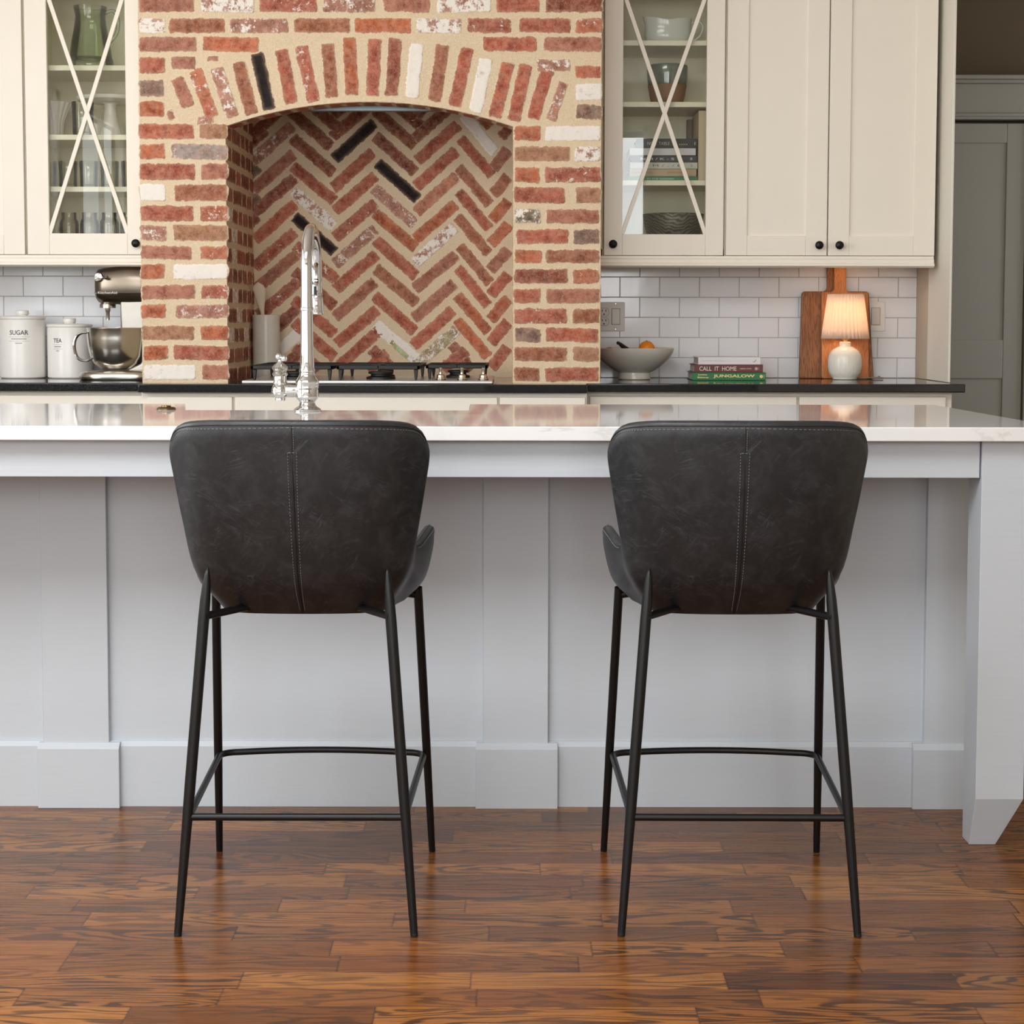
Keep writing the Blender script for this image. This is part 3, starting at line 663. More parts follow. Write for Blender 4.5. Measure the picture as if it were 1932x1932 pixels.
# ------------------------------------------------------------------ island
IP = 4.0115
root = thing('kitchen_island', (-.7, 4.1, 0), 'pale blue-grey painted kitchen island with batten panels and a square tapered leg', 'island')
mb = MB().box(-2.6, 1.09, IP, 4.03, 0.0, .884).box(-2.6, -2.58, 4.03, 4.52, 0, .884).box(1.07, 1.09, 4.03, 4.52, 0, .884)
mb.box(-2.6, -.90, 4.50, 4.52, .1, .884).box(-.09, 1.09, 4.50, 4.52, .1, .884).box(-.90, -.09, 4.50, 4.52, .1, .62).box(-2.55, 1.05, 4.42, 4.44, 0, .1).box(-2.58, 1.07, 4.03, 4.50, .10, .12)
obj('carcass', mb, M['grey'], root, bevel=.001)
for (a, b, c, d) in ((-1.094, -.937, -1.104, -.914), (-.0668, .088, -.0842, .1068), (.962, 1.09, .934, 1.09), (-2.12, -1.965, -2.14, -1.945)):
    obj('batten', MB().box(a, b-.0035, IP-.018, IP+.001, .15, .884), M['grey'], root, bevel=.0012)
    obj('plinth_block', MB().prism([(IP, 0), (IP-.036, 0), (IP-.036, .140), (IP-.022, .152), (IP, .152)], c, d, 'x'), M['grey'], root, smooth=0, bevel=.001)
obj('baseboard', MB().prism([(IP+.001, 0), (IP-.018, 0), (IP-.018, .1425), (IP-.008, .153), (IP+.001, .153)], -2.6, 1.09, 'x'), M['grey'], root, smooth=0)
obj('apron', MB().box(-2.6, .992, 3.668, 3.690, .8035, .883), M['grey'], root, bevel=.0012)
obj('overhang_soffit', MB().box(-2.6, 1.09, 3.69, 4.0, .868, .883), M['grey'], root)
X0, X1, Y0, Y1 = .9945, 1.0975, 3.660, 3.762; zt = .113
mb = MB(); vs = [(X0, Y0, .883), (X1, Y0, .883), (X1, Y1, .883), (X0, Y1, .883), (X0, Y0, zt), (X1, Y0, zt), (X1, Y1, zt), (X0, Y1, zt),
                (X0, Y0+.045, 0), (X0+.057, Y0+.045, 0), (X0+.057, Y1, 0), (X0, Y1, 0)]
mb.add(vs, [(0, 1, 2, 3), (0, 4, 5, 1), (1, 5, 6, 2), (2, 6, 7, 3), (3, 7, 4, 0), (4, 8, 9, 5), (5, 9, 10, 6), (6, 10, 11, 7), (7, 11, 8, 4), (8, 11, 10, 9)])
obj('leg', mb, M['grey'], root, smooth=0, bevel=.0012)
# drawers/doors of the working side
for (a, b) in ((-2.5, -1.75), (-1.72, -.93), (-.06, .5), (.52, 1.06)):
    obj('cabinet_door', panel_frame(MB().box(a+.05, b-.05, 4.52, 4.528, .19, .80), a, b, .13, .86, 4.52, 4.538, .06), M['grey'], root, bevel=.002)
# worktop slab with sink notch
poly = [(-2.65, 3.6274), (1.154, 3.6274), (1.122, 4.6), (-.113, 4.6), (-.108, 4.28), (-.8065, 4.28), (-.868, 4.6), (-2.65, 4.6)]
o = obj('quartz_island_top', MB().prism(poly, .884, .914, 'z'), M['quartz'], base=(-.7, 4.1, .884), smooth=0, bevel=.002); tag(o, 'white veined quartz worktop on the blue-grey island', 'worktop')
root = thing('apron_sink', (-.49, 4.45, .65), 'white apron-front sink set into the far side of the island', 'sink')
mb = MB().box(-.85, -.115, 4.60, 4.64, .64, .880).box(-.85, -.115, 4.30, 4.33, .64, .880).box(-.85, -.82, 4.33, 4.60, .64, .880).box(-.145, -.115, 4.33, 4.60, .64, .880).box(-.82, -.145, 4.33, 4.60, .64, .665)
obj('basin', mb, M['sinkwhite'], root, bevel=.006, seg=3)
obj('drain', MB().lathe([(0, 0), (.04, 0), (.045, .003), (.03, .004), (0, .002)], (-.48, 4.46, .6655), 24), M['chrome'], root)

# faucet
fx, fy = -.5005, 4.232
root = thing('bridge_faucet', (fx, fy, .9145), 'polished nickel gooseneck faucet with side lever valve beside the island sink', 'faucet')
mb = MB().lathe([(0, 0), (.033, 0), (.0335, .003), (.030, .007), (.024, .010), (.020, .015), (.0185, .021), (.022, .026), (.0265, .031), (.0285, .035), (.0285, .0365), (.0275, .038), (.0275, .068), (.0285, .070), (.0285, .073), (.026, .077), (.0205, .086), (.0185, .094), (.0195, .098), (.0195, .101), (.0175, .104), (.0172, .13)], (fx, fy, .9145), 48)
obj('base', mb, M['chrome'], root)
mb = MB().lathe([(.0172, .10), (.0158, .16), (.0150, .244), (.0168, .246), (.0168, .251), (.0148, .253), (.0140, .30), (0, .30)], (fx, fy, .9145), 48)
obj('column', mb, M['chrome'], root)
R = .1; zc = 1.262
pts = [(fx, fy, 1.15), (fx, fy, 1.2)]+[(fx+.0015*i/18, fy+R-R*math.cos(PI*i/18), zc+R*math.sin(PI*i/18)) for i in range(19)]+[(fx+.002, fy+2*R, 1.235)]
obj('gooseneck_spout', MB().tube(pts, .0138, 24), M['chrome'], root)
mb = MB().lathe([(0, 0), (.0165, 0), (.0185, .002), (.0185, .006), (.0172, .009), (.0165, .030), (.0150, .044), (.0135, .048), (.0150, .051), (.0138, .055), (.0128, .085), (.0142, .089), (.0142, .092), (.0125, .094), (0, .094)], (fx+.002, fy+2*R, 1.150), 40)
sh = obj('spray_head', mb, M['chrome'], root)
obj('spray_toggle', MB().box(fx-.004, fx+.004, fy+2*R-.0175, fy+2*R-.012, 1.200, 1.222), M['slot'], sh, bevel=.001)
vx = -.5665
mb = MB().tube([(fx, fy, .966), (fx-.03, fy, .966), (vx, fy, .966)], [.0165, .0125, .0165], 24)
mb.ball((vx, fy, .964), .0215, 32).lathe([(0, 0), (.012, 0), (.013, .003), (.012, .006)], (vx, fy, .940), 24)
obj('side_elbow', mb, M['chrome'], root)
mb = MB().lathe([(.015, 0), (.0175, .004), (.0175, .006), (.0155, .009), (.0155, .022), (.0190, .025), (.0190, .029), (.016, .031), (.016, .036), (.0190, .039), (.0190, .044), (.0145, .049), (.008, .054), (.005, .059), (.0045, .063), (0, .064)], (vx, fy, .978), 36)
vl = obj('valve', mb, M['chrome'], root)
mb = MB().ball((vx-.003, fy, 1.047), .0088, 24).tube([(vx-.003, fy, 1.047), (vx+.010, fy-.01, 1.044)], .004, 12).ball((vx+.012, fy-.013, 1.043), .0075, 20)
obj('lever_handle', mb, M['chrome'], vl)
o = obj('air_switch_button', MB().lathe([(0, 0), (.0235, 0), (.0235, .003), (.020, .006), (.012, .0065), (.011, .010), (0, .0105)], (-.859, 4.30, .9142), 32), M['bronze'], base=(-.859, 4.30, .914))
tag(o, 'small round bronze button on the island top left of the faucet', 'button')

# ------------------------------------------------------------------ bar stools
SP = [((0, -.275, .949), (0, -.250, .81), (0, -.197, .66), (0, -.118, .577)),
      ((.10, -.266, .9485), (.095, -.242, .81), (.085, -.19, .66), (.065, -.115, .577)),
      ((.180, -.236, .946), (.165, -.219, .805), (.145, -.175, .66), (.108, -.108, .577)),
      ((.224, -.192, .935), (.205, -.178, .80), (.178, -.158, .66), (.132, -.098, .577)),
      ((.242, -.162, .903), (.222, -.152, .785), (.193, -.143, .658), (.145, -.09, .578)),
      ((.242, -.150, .866), (.2245, -.142, .765), (.201, -.128, .657), (.153, -.08, .578)),
      ((.230, -.136, .805), (.2195, -.130, .735), (.204, -.11, .656), (.158, -.068, .579)),
      ((.2155, -.115, .745), (.213, -.108, .70), (.2045, -.092, .655), (.162, -.052, .579)),
      ((.212, -.083, .708), (.2115, -.08, .68), (.205, -.07, .650), (.169, -.031, .580)),
      ((.221, -.050, .700), (.219, -.045, .675), (.211, -.035, .632), (.176, .0, .580)),
      ((.235, .0, .716), (.232, .0, .68), (.219, .005, .622), (.184, .03, .580)),
      ((.2415, .05, .722), (.239, .05, .685), (.223, .05, .620), (.188, .07, .580)),
      ((.2395, .11, .708), (.237, .11, .67), (.220, .11, .612), (.188, .11, .580)),
      ((.230, .17, .672), (.228, .17, .645), (.212, .165, .604), (.182, .16, .582)),
      ((.214, .212, .636), (.212, .212, .620), (.198, .21, .602), (.172, .205, .582))]
def shell(s, v):   # s in -14..14, v 0 rim .. 3 base
    a = abs(s); cols = [[SP[k][j] for k in range(15)] for j in range(4)]
    # mirror below zero so the centre line stays smooth
    row = []
    for j in range(4):
        pts = [(-p[0], p[1], p[2]) for p in cols[j][3:0:-1]]+cols[j]
        row.append(crom(pts, a+3))
    p = crom(row, v)
    if s < 0: p.x = -p.x
    return p
def shell_n(s, v, e=.02):
    s = max(min(s, 13.9), -13.9); v = max(min(v, 2.95), .05)
    du = shell(s+e, v)-shell(s-e, v); dv = shell(s, v+e)-shell(s, v-e)
    n = du.cross(dv).normalized(); c = Vector((0, .05, .72))-shell(s, v)
    return n if n.dot(c) < 0 else -n      # pointing outward
def make_stool():
    root = thing('bar_stool', (0, 0, 0), 'x', 'bar stool', 'charcoal leather bar stools at the island')
    NS, NV = 84, 16; T = .024
    outer, inner = [], []
    for i in range(NS+1):
        s = -14+28*i/NS; co, ci = [], []
        for j in range(NV+1):
            v = 3*j/NV; p = shell(s, v); nn = shell_n(s, v); th = T*(.8+.3*math.sin(PI*min(v/2.2, 1)))
            co.append(p); ci.append(p-nn*th)
        outer.append(co); inner.append(ci)
    mb = MB(); vs = []; K = 2*(NV+1)+3
    for i in range(NS+1):   # each column: inner base .. inner rim, cap, outer rim .. outer base
        co, ci = outer[i], inner[i]; a, b = ci[0], co[0]; d = (co[0]-co[1]).normalized()
        col = ci[::-1]+[a+(b-a)*.15+d*.0035, a+(b-a)*.5+d*.0055, a+(b-a)*.85+d*.0035]+co
        vs += col
    fs = [(i*K+j, (i+1)*K+j, (i+1)*K+j+1, i*K+j+1) for i in range(NS) for j in range(K-1)]
    fs += [tuple(range(K))[::-1], tuple(NS*K+j for j in range(K))]
    mb.add(vs, fs)
    sh = obj('backrest_shell', mb, M['leather'], root, base=(0, 0, 0), smooth=70)
    # underside pan
    us = MB(); rim = [shell(-14+28*i/40, 2.93) for i in range(41)]
    us.add([(p.x, p.y, p.z+.001) for p in rim]+[(p.x*.8, p.y*.8+.02, .5835) for p in rim], [(i, i+1, i+42, i+41) for i in range(40)]+[tuple(range(41, 82))]+[tuple(range(41))])
    obj('seat_pan', us, M['leather'], root, base=(0, 0, 0), smooth=40)
    # seat cushion
    mb = MB(); ring = []
    for k in range(28):
        a = 2*PI*k/28; ca, sa = math.cos(a), math.sin(a); q = .62
        ring.append((math.copysign(abs(ca)**q, ca), math.copysign(abs(sa)**q, sa)))
    lay = [(.95, .592), (1.0, .602), (1.0, .635), (.93, .655), (.7, .663), (.3, .660), (.02, .659)]
    for r, z in lay: mb.v += [(x*r*.166, .062+y*r*.150, z) for x, y in ring]
    mb.f += [(j*28+i, j*28+(i+1) % 28, (j+1)*28+(i+1) % 28, (j+1)*28+i) for j in range(len(lay)-1) for i in range(28)]
    mb.f += [tuple(range(28))[::-1], tuple((len(lay)-1)*28+i for i in range(28))]; mb.mi = [0]*len(mb.f)
    obj('seat', mb, M['leather'], root, base=(0, 0, 0), smooth=50)
    # stitching: dashes on the surface
    def dash(mb, p, q, nn, wd=.0010):
        d = (q-p); t_ = d.cross(nn).normalized()*wd*.5; o1, o2 = nn*.0003, nn*.0013
        mb.add([p+t_+o1, p-t_+o1, q-t_+o1, q+t_+o1, p+t_*.6+o2, p-t_*.6+o2, q-t_*.6+o2, q+t_*.6+o2], [(4, 5, 6, 7), (0, 1, 5, 4), (1, 2, 6, 5), (2, 3, 7, 6), (3, 0, 4, 7)])
    def run(f, a, b, n, duty=.55, wd=.0010):
        st = MB()
        for i in range(n):
            t0 = a+(b-a)*i/n; t1 = a+(b-a)*(i+duty)/n; s0, v0 = f(t0); s1, v1 = f(t1)
            dash(st, shell(s0, v0), shell(s1, v1), shell_n(s0, v0), wd)
        obj('stitching', st, M['thread'], sh, base=(0, 0, 0), smooth=0)
    run(lambda t: (t, .045+.02*abs(math.sin(t))), -3.6, 3.6, 74, wd=.0009)
    run(lambda t: (.03, t), .08, .36, 9, wd=.0009)
    hs = .068
    for sg in (-1, 1): run(lambda t, sg=sg: (sg*hs*(1+.25*(3-t)/3), t), .38, 2.9, 62, .45)
    run(lambda t: (t, .38), -hs, hs, 2, .6)
    for sg in (-1, 1): run(lambda t, sg=sg: (sg*t, .10), 8.6, 13.6, 40, .55, .0009)
    # centre seam and closed zip welt, panel seams on the rim
    wl = MB()
    for (a, b, wd) in ((.02, .40, .0009), (.46, 2.95, .0021)):
        pts = []
        for i in range(31):
            v = a+(b-a)*i/30; p = shell(.0, v)+shell_n(0.0, v)*(.0002); pts.append(p)
        rr = [wd*min(1, (i+.3)/6) for i in range(31)] if wd > .001 else wd
        wl.tube(pts, rr, 6)
    wl.tube([shell(-3.7+7.4*i/60, .02)+shell_n(-3.7+7.4*i/60, .06)*.0001 for i in range(61)], .0010, 5)
    obj('seam_welt', wl, M['welt'], sh, base=(0, 0, 0), smooth=60)
    for sg in (-1, 1):
        pp = MB(); pts = []
        for i in range(30):
            s = 7.6+6.2*i/29; nn = shell_n(sg*s, .05); pts.append(shell(sg*s, 0)-nn*.009+Vector((0, 0, .0050)))
        pp.tube(pts, .0016, 6)
        obj('piping', pp, M['leather'], sh, base=(0, 0, 0), smooth=60)
    # legs
    for sx_ in (-1, 1):
        A = Vector((sx_*.1665, -.198, .676)); B = Vector((sx_*.2185, -.257, .001)); dv = B-A
        ts = [0, .008, .02, .045, .085, .14, .6, 1.0]; rs = [.0012, .0034, .0054, .0078, .0096, .0105, .0103, .0072]
        pts = [A+dv*t_ for t_ in ts]
        pts[0] += Vector((0, .006, 0))
        l = obj('leg', MB().tube(pts, rs, 18), M['black'], root, base=(0, 0, 0), smooth=60)
        obj('glide', MB().lathe([(.0066, .0002), (.0072, .004), (.0070, .006)], (B.x, B.y, 0), 18), M['slot'], l, base=(0, 0, 0))
        A = Vector((sx_*.206, .118, .592)); B = Vector((sx_*.228, .257, .001)); dv = B-A
        l = obj('leg', MB().tube([A+dv*t_ for t_ in (0, .3, .6, 1)], [.0092, .0092, .0090, .0070], 18), M['black'], root, base=(0, 0, 0), smooth=60)
        obj('glide', MB().lathe([(.0066, .0002), (.0072, .004), (.0070, .006)], (B.x, B.y, 0), 18), M['slot'], l, base=(0, 0, 0))
    # footrest ring
    z0, z1 = .2176, .2270
    half = [(.1, -.2385, z0), (.2015, -.2385, z0)]
    mb = MB().tube([(-.2, -.2365, z0), (.2, -.2365, z0)], .0068, 14)
    pts = [(-.200, -.232, z0), (-.213, .165, z1)]
    n_ = 8
    for i in range(n_+1):
        a = PI-PI/2*i/n_*.93; pts.append((-.176+.037*math.cos(a), .178+.032*math.sin(a), z1))
    for i in range(1, 10): x = -.17+.34*i/10; pts.append((x, .2115+.020*(1-(x/.17)**2), z1))
    q = [(-p[0], p[1], p[2]) for p in pts[:n_+3]][::-1]
    pts += q; mb.tube(pts, .0068, 14)
    obj('footrest', mb, M['black'], root, base=(0, 0, 0), smooth=60)
    # under-seat cross frame
    mb = MB()
    for sx_ in (-1, 1):
        mb.tube([(sx_*.1735, -.212, .588), (sx_*.11, -.12, .590), (-sx_*.16, .10, .586), (-sx_*.2065, .125, .575)], .0075, 8)
    obj('seat_frame', mb, M['black'], root, base=(0, 0, 0), smooth=60)
    return root
st = make_stool(); st.location = (-.3985, 3.395, 0)
st['label'] = 'charcoal leather bar stool in front of the faucet, its right armrest showing'
s2 = copy_tree(st); s2.location = (.4235, 3.396, 0); s2.rotation_euler = (0, 0, -.008)
s2['label'] = 'charcoal leather bar stool nearer the square island leg, its left armrest showing'

# ------------------------------------------------------------------ cooktop
root = thing('gas_cooktop', (-.506, 6.3, .914), 'stainless gas cooktop with black cast-iron grates inside the brick hearth', 'cooktop')
rb = MB(); rb.prism([(-.944, 6.048), (-.068, 6.048), (-.068, 6.60), (-.944, 6.60)], .9142, .926, 'z')
obj('tray', rb, M['stainless'], root, bevel=.004, seg=3)
def grate(x0, x1, y0, y1):
    mb = MB(); zt, h, b = .9775, .014, .012
    for (a, c, d, e) in ((x0, x1, y0, y0+b), (x0, x1, y1-b, y1), (x0, x0+b, y0, y1), (x1-b, x1, y0, y1), (x0, x1, (y0+y1)/2-b/2, (y0+y1)/2+b/2)): mb.box(a, c, d, e, zt-h, zt)
    xm = (x0+x1)/2
    for yc in ((y0*.75+y1*.25), (y0*.25+y1*.75)):
        for sg in (-1, 1):
            mb.box(min(xm+sg*.03, xm+sg*(x1-x0)/2), max(xm+sg*.03, xm+sg*(x1-x0)/2), yc-.004, yc+.004, zt-.012, zt)
            mb.box(xm-.004, xm+.004, min(yc+sg*.03, yc+sg*(y1-y0)/4), max(yc+sg*.03, yc+sg*(y1-y0)/4), zt-.012, zt)
    for x in (x0+.006, x1-.022):
        for y in (y0+.003, y1-.015): mb.prism([(x, zt-h), (x+.016, zt-h), (x+.012, .926), (x+.004, .926)], y, y+.012, 'y')
    obj('grate', mb, M['castiron'], root, bevel=.0025)
grate(-.920, -.628, 6.09, 6.55); grate(-.618, -.325, 6.09, 6.55); grate(-.311, -.088, 6.22, 6.55)
for (x, y, r) in ((-.774, 6.20, .038), (-.774, 6.43, .030), (-.47, 6.20, .045), (-.47, 6.43, .03), (-.2, 6.38, .038)):
    obj('burner', MB().lathe([(r*1.15, 0), (r*1.15, .008), (r*.8, .012), (r*.8, .018), (r, .02), (r, .026), (r*.8, .029), (0, .03)], (x, y, .926), 32), M['castiron'], root)
for i, x in enumerate((-.253, -.178, -.1025)):
    kn = obj('control_knob', MB().lathe([(.0165, 0), (.0165, .004), (.0135, .006), (.0135, .014), (.0115, .017), (.0060, .019), (.0052, .028), (.0062, .034), (.0062, .040), (.0045, .0415), (0, .042)], (x, 6.118, .9285), 28), M['nickel'], root)
    obj('knob_base', MB().lathe([(.0185, 0), (.0185, .0022), (0, .0022)], (x, 6.118, .9262), 28), M['slot'], kn)

# crock and spoon
root = thing('utensil_crock', (-.944, 6.665, .914), 'ribbed white stoneware crock standing in the left corner of the hearth', 'crock')
prof = [(0, 0), (.045, 0), (.050, .004)]+[(.0515+(.0008 if i % 2 else 0), .01+i*.0105) for i in range(21)]+[(.0535, .237), (.0535, .241), (.050, .242), (.047, .236), (.046, .02), (0, .012)]
obj('body', MB().lathe(prof, (-.944, 6.665, .9146), 48), M['crock'], root, smooth=30)
cx_, cy_ = -.968, 6.655
pts = [(-.935, 6.65, .935), (-.948, 6.645, 1.06), (-.955, 6.642, 1.17)]
mb = MB().tube(pts, [.006, .007, .008], 12)
vs = []; NN = 20; bowl = []
for i in range(11):
    t_ = i/10; wv = .008+(.0255-.008)*math.sin(PI*min(1, (t_*.62+.0))/1.24)**1.3 if t_ < .8 else .0255*math.sqrt(max(0, 1-((t_-.68)/.32)**2))
    bowl.append((t_, max(wv, .0005)))
for (t_, wv) in bowl:
    z = 1.165+t_*.115; x = -.9555-.012*t_
    for k in range(NN): a = 2*PI*k/NN; vs.append((x+wv*math.cos(a), 6.642-.02*t_+.006*math.sin(a)+(.0), z))
mb.add(vs, [(i*NN+k, i*NN+(k+1) % NN, (i+1)*NN+(k+1) % NN, (i+1)*NN+k) for i in range(10) for k in range(NN)]+[tuple(range(NN))[::-1], tuple(10*NN+k for k in range(NN))])
o = obj('wooden_spoon', mb, M['spoon'], base=(-.935, 6.65, .935)); tag(o, 'pale wooden spoon standing in the white crock', 'spoon')

# ------------------------------------------------------------------ left worktop
def canister(name, x, y, r, zb, word, wx, wz, label):
    root = thing('storage_canister', (x, y, .914), label, 'canister', 'white lidded canisters')
    obj('body', MB().lathe([(0, 0), (r-.004, 0), (r, .004), (r, zb-.004), (r-.003, zb), (0, zb)], (x, y, .9145), 64), M['enamel'], root)
    ld = obj('lid', MB().lathe([(r-.004, 0), (r+.002, .002), (r+.002, .009), (r-.002, .0125), (r*.5, .014), (0, .014)], (x, y, .9145+zb), 64), M['enamel'], root)
    obj('lid_knob', MB().lathe([(.020, 0), (.021, .004), (.0245, .007), (.0245, .019), (.022, .021), (0, .0215)], (x, y, .9145+zb+.013), 40), M['enamel'], ld)
    t_ = text('printed_word', word, wx[0], wx[1], wz[0], wz[1], 0, M['print'], root, .01)
    for v in t_.data.vertices: # wrap round the barrel
        dx = v.co.x; v.co.y = -math.sqrt(max(1e-6, (r+.0004)**2-dx*dx))-(.0004 if v.co.y+y < -.0001 else 0)
    mb = MB(); z0 = wz[0]
    rows = ((z0-.008, .0006, .6, 1, 1), (z0-.0165, .0028, .44, 12, .7), (z0-.024, .0006, .6, 1, 1), (z0-.0325, .0028, .20, 5, .6))
    cx0 = (wx[0]+wx[1])/2-x; hw = (wx[1]-wx[0])*.85
    for (z, h, f_, n_, duty) in rows:
        for i in range(n_):
            a = cx0-hw*f_*1.1+2*hw*f_*1.1*i/n_; b = a+2*hw*f_*1.1/n_*duty; m_ = 4
            for k in range(m_):
                u0, u1 = a+(b-a)*k/m_, a+(b-a)*(k+1)/m_
                p0, p1 = -math.sqrt((r+.0006)**2-u0*u0), -math.sqrt((r+.0006)**2-u1*u1)
                mb.add([(x+u0, y+p0, z), (x+u1, y+p1, z), (x+u1, y+p1, z+h), (x+u0, y+p0, z+h)], [(0, 1, 2, 3)])
    obj('printed_lines', mb, M['print'], root, smooth=0)
canister('storage_canister', -1.868, 6.625, .0845, .223, 'SUGAR', (-1.893, -1.825), (1.079, 1.0965), 'larger white lidded canister printed SUGAR')
canister('storage_canister', -1.690, 6.632, .0835, .1935, 'TEA', (-1.733, -1.699), (1.050, 1.066), 'smaller white lidded canister printed TEA')

# stand mixer (side-on, head pointing left)
mx_, my_ = -1.41, 6.475
root = thing('stand_mixer', (mx_, my_, .914), 'pewter stand mixer with a steel bowl between the tea canister and brick pier', 'mixer')
def ring_hull(mb, secs, n=28, q=.75):    # sections along x: (x, cz, hy, hz)
    vs = []
    for (x, cz, hy, hz) in secs:
        for k in range(n):
            a = 2*PI*k/n; c_, s_ = math.cos(a), math.sin(a)
            vs.append((x, my_+math.copysign(abs(c_)**q, c_)*hy, cz+math.copysign(abs(s_)**q, s_)*hz))
    m_ = len(secs)
    mb.add(vs, [(i*n+k, i*n+(k+1) % n, (i+1)*n+(k+1) % n, (i+1)*n+k) for i in range(m_-1) for k in range(n)]+[tuple(range(n))[::-1], tuple((m_-1)*n+k for k in range(n))]); return mb
mb = ring_hull(MB(), [(-1.548, 1.262, .02, .03), (-1.545, 1.262, .040, .050), (-1.535, 1.262, .056, .062), (-1.51, 1.262, .064, .067), (-1.46, 1.264, .068, .071), (-1.42, 1.266, .070, .073), (-1.375, 1.265, .069, .071), (-1.345, 1.263, .062, .064), (-1.325, 1.260, .048, .050), (-1.316, 1.258, .025, .03)])
hd = obj('motor_head', mb, M['pewter'], root, smooth=60)
mb = ring_hull(MB(), [(-1.5475, 1.236, .040, .0055), (-1.536, 1.236, .0575, .006), (-1.51, 1.236, .0655, .006), (-1.46, 1.236, .0695, .006), (-1.42, 1.236, .0715, .006), (-1.375, 1.236, .0705, .006), (-1.345, 1.236, .0635, .006)], q=.9)
obj('trim_band', mb, M['steel'], hd, smooth=60)
text('lettering', 'KitchenAid', -1.525, -1.455, 1.2315, 1.2405, my_-.0725, M['plate'], hd, .01)
mb = MB().lathe([(0, 0), (.012, 0), (.017, .004), (.0175, .018), (.014, .024), (0, .025)], (-1.524, my_-.048, 1.293), 30, '-y')
mb.tube([(-1.512, my_-.055, 1.293), (-1.495, my_-.075, 1.289), (-1.487, my_-.078, 1.292)], [.005, .0055, .007], 12)
obj('attachment_hub', mb, M['chrome'], hd)
mb = MB().lathe([(.030, 0), (.030, .012), (.026, .018), (.024, .028)], (-1.507, my_, 1.180), 30).lathe([(.007, 0), (.0075, .03), (.010, .035), (.010, .05)], (-1.507, my_, 1.135), 20)
obj('beater_shaft', mb, M['steel'], root)
mb = MB(); 
for (a, b, c, d, z0, z1) in ((-1.452, -1.345, .042, .042, 1.10, 1.215),): mb.box(a, b, my_-c, my_+d, z0, z1)
mb.prism([(-1.44, .945), (-1.318, .945), (-1.318, 1.20), (-1.345, 1.20), (-1.36, 1.12), (-1.345, 1.03), (-1.38, .975)], my_-.04, my_+.04, 'y')
obj('pedestal', mb, metal('mixer_silver', '#b9b4ac', .45), root, bevel=.008, seg=3)
poly = []
for k in range(40):
    a = 2*PI*k/40; c_, s_ = math.cos(a), math.sin(a); poly.append((-1.464+math.copysign(abs(c_)**.7, c_)*.150, my_+math.copysign(abs(s_)**.8, s_)*.092))
mb = MB(); L_ = [(.97, .9148), (1.0, .921), (1.0, .932), (.95, .942), (.82, .948), (.5, .950)]
for r, z in L_: mb.v += [(-1.464+(p[0]+1.464)*r, my_+(p[1]-my_)*r, z) for p in poly]
mb.f += [(j*40+i, j*40+(i+1) % 40, (j+1)*40+(i+1) % 40, (j+1)*40+i) for j in range(5) for i in range(40)]+[tuple(range(40))[::-1], tuple(200+i for i in range(40))]; mb.mi = [0]*len(mb.f)
obj('base_plate', mb, M['steel'], root, smooth=60)
bx, by = -1.472, my_-.002
mb = MB().lathe([(0, .953), (.058, .953), (.066, .957), (.086, .974), (.100, 1.000), (.108, 1.035), (.111, 1.070), (.111, 1.100), (.1125, 1.103), (.1125, 1.107), (.109, 1.108), (.108, 1.10), (.105, 1.04), (.097, 1.0), (.07, .965), (0, .962)], (bx, by, 0), 56)
bw = obj('mixing_bowl', mb, M['steel'], root, smooth=50)
pts = [(bx-.105, by-.02, 1.09), (bx-.135, by-.025, 1.083), (bx-.151, by-.028, 1.06), (bx-.153, by-.028, 1.025), (bx-.140, by-.026, .993), (bx-.112, by-.022, .983), (bx-.085, by-.02, .995)]
fine_ = [crom(pts, i/5) for i in range(0, 31)]
mb = MB(); 
for off in (-.009, -.003, .003, .009): mb.tube([(p.x, p.y+off, p.z) for p in fine_], .0038, 8)
obj('bowl_handle', mb, M['chrome'], bw)

# ------------------------------------------------------------------ right worktop
def outlet_face(mb, x, z, y):
    for dx in (-.007, .007): mb.box(x+dx-.0014, x+dx+.0014, y-.0008, y, z+.0015, z+.0095)
    mb.lathe([(.0028, 0), (.0028, .0008), (0, .0008)], (x, y, z-.0085), 14, '-y')
PY = YW-.0098
root = thing('outlet_switch_plate', (.386, PY, 1.15), 'double wall plate with outlet and rocker switch beside the brick pier', 'wall plate')
pl = obj('plate', rbox(MB(), .3355, .4365, 1.095, 1.208, PY-.005, PY, .004), M['plate'], root, bevel=.0015)
obj('outlet_outline', rbox(rbox(MB(), .3358, .3752, 1.1528, 1.1852, PY-.0056, PY-.004, .0130), .3358, .3752, 1.1158, 1.1482, PY-.0056, PY-.004, .0130), M['shadowline'], root)
rc_ = obj('outlet', rbox(rbox(MB(), .337, .374, 1.154, 1.184, PY-.0075, PY-.004, .012), .337, .374, 1.117, 1.147, PY-.0075, PY-.004, .012), M['plate'], root, bevel=.0008)
mb = MB(); outlet_face(mb, .3555, 1.169, PY-.0075); outlet_face(mb, .3555, 1.132, PY-.0075); obj('slots', mb, M['slot'], rc_, smooth=0)
def rocker(root, x0, x1, z0, z1):
    obj('switch_surround', MB().box(x0-.002, x1+.002, PY-.0056, PY-.004, z0-.002, z1+.002), M['shadowline'], root)
    zm = (z0+z1)/2
    mb = MB().prism([(PY-.004, z0), (PY-.0105, z0), (PY-.0075, zm), (PY-.0065, z1), (PY-.004, z1)], x0, x1, 'x')
    obj('rocker', mb, M['plate'], root, smooth=0, bevel=.0008)
rocker(root, .3865, .4165, 1.122, 1.181)
for zz in (1.201, 1.102): obj('screw', MB().lathe([(.0022, 0), (.0022, .0008), (0, .001)], (.4015, PY-.005, zz), 12, '-y'), M['nickel'], root)
root = thing('switch_plate', (1.413, PY, 1.15), 'single white rocker switch plate on the tiles right of the lamp', 'wall plate')
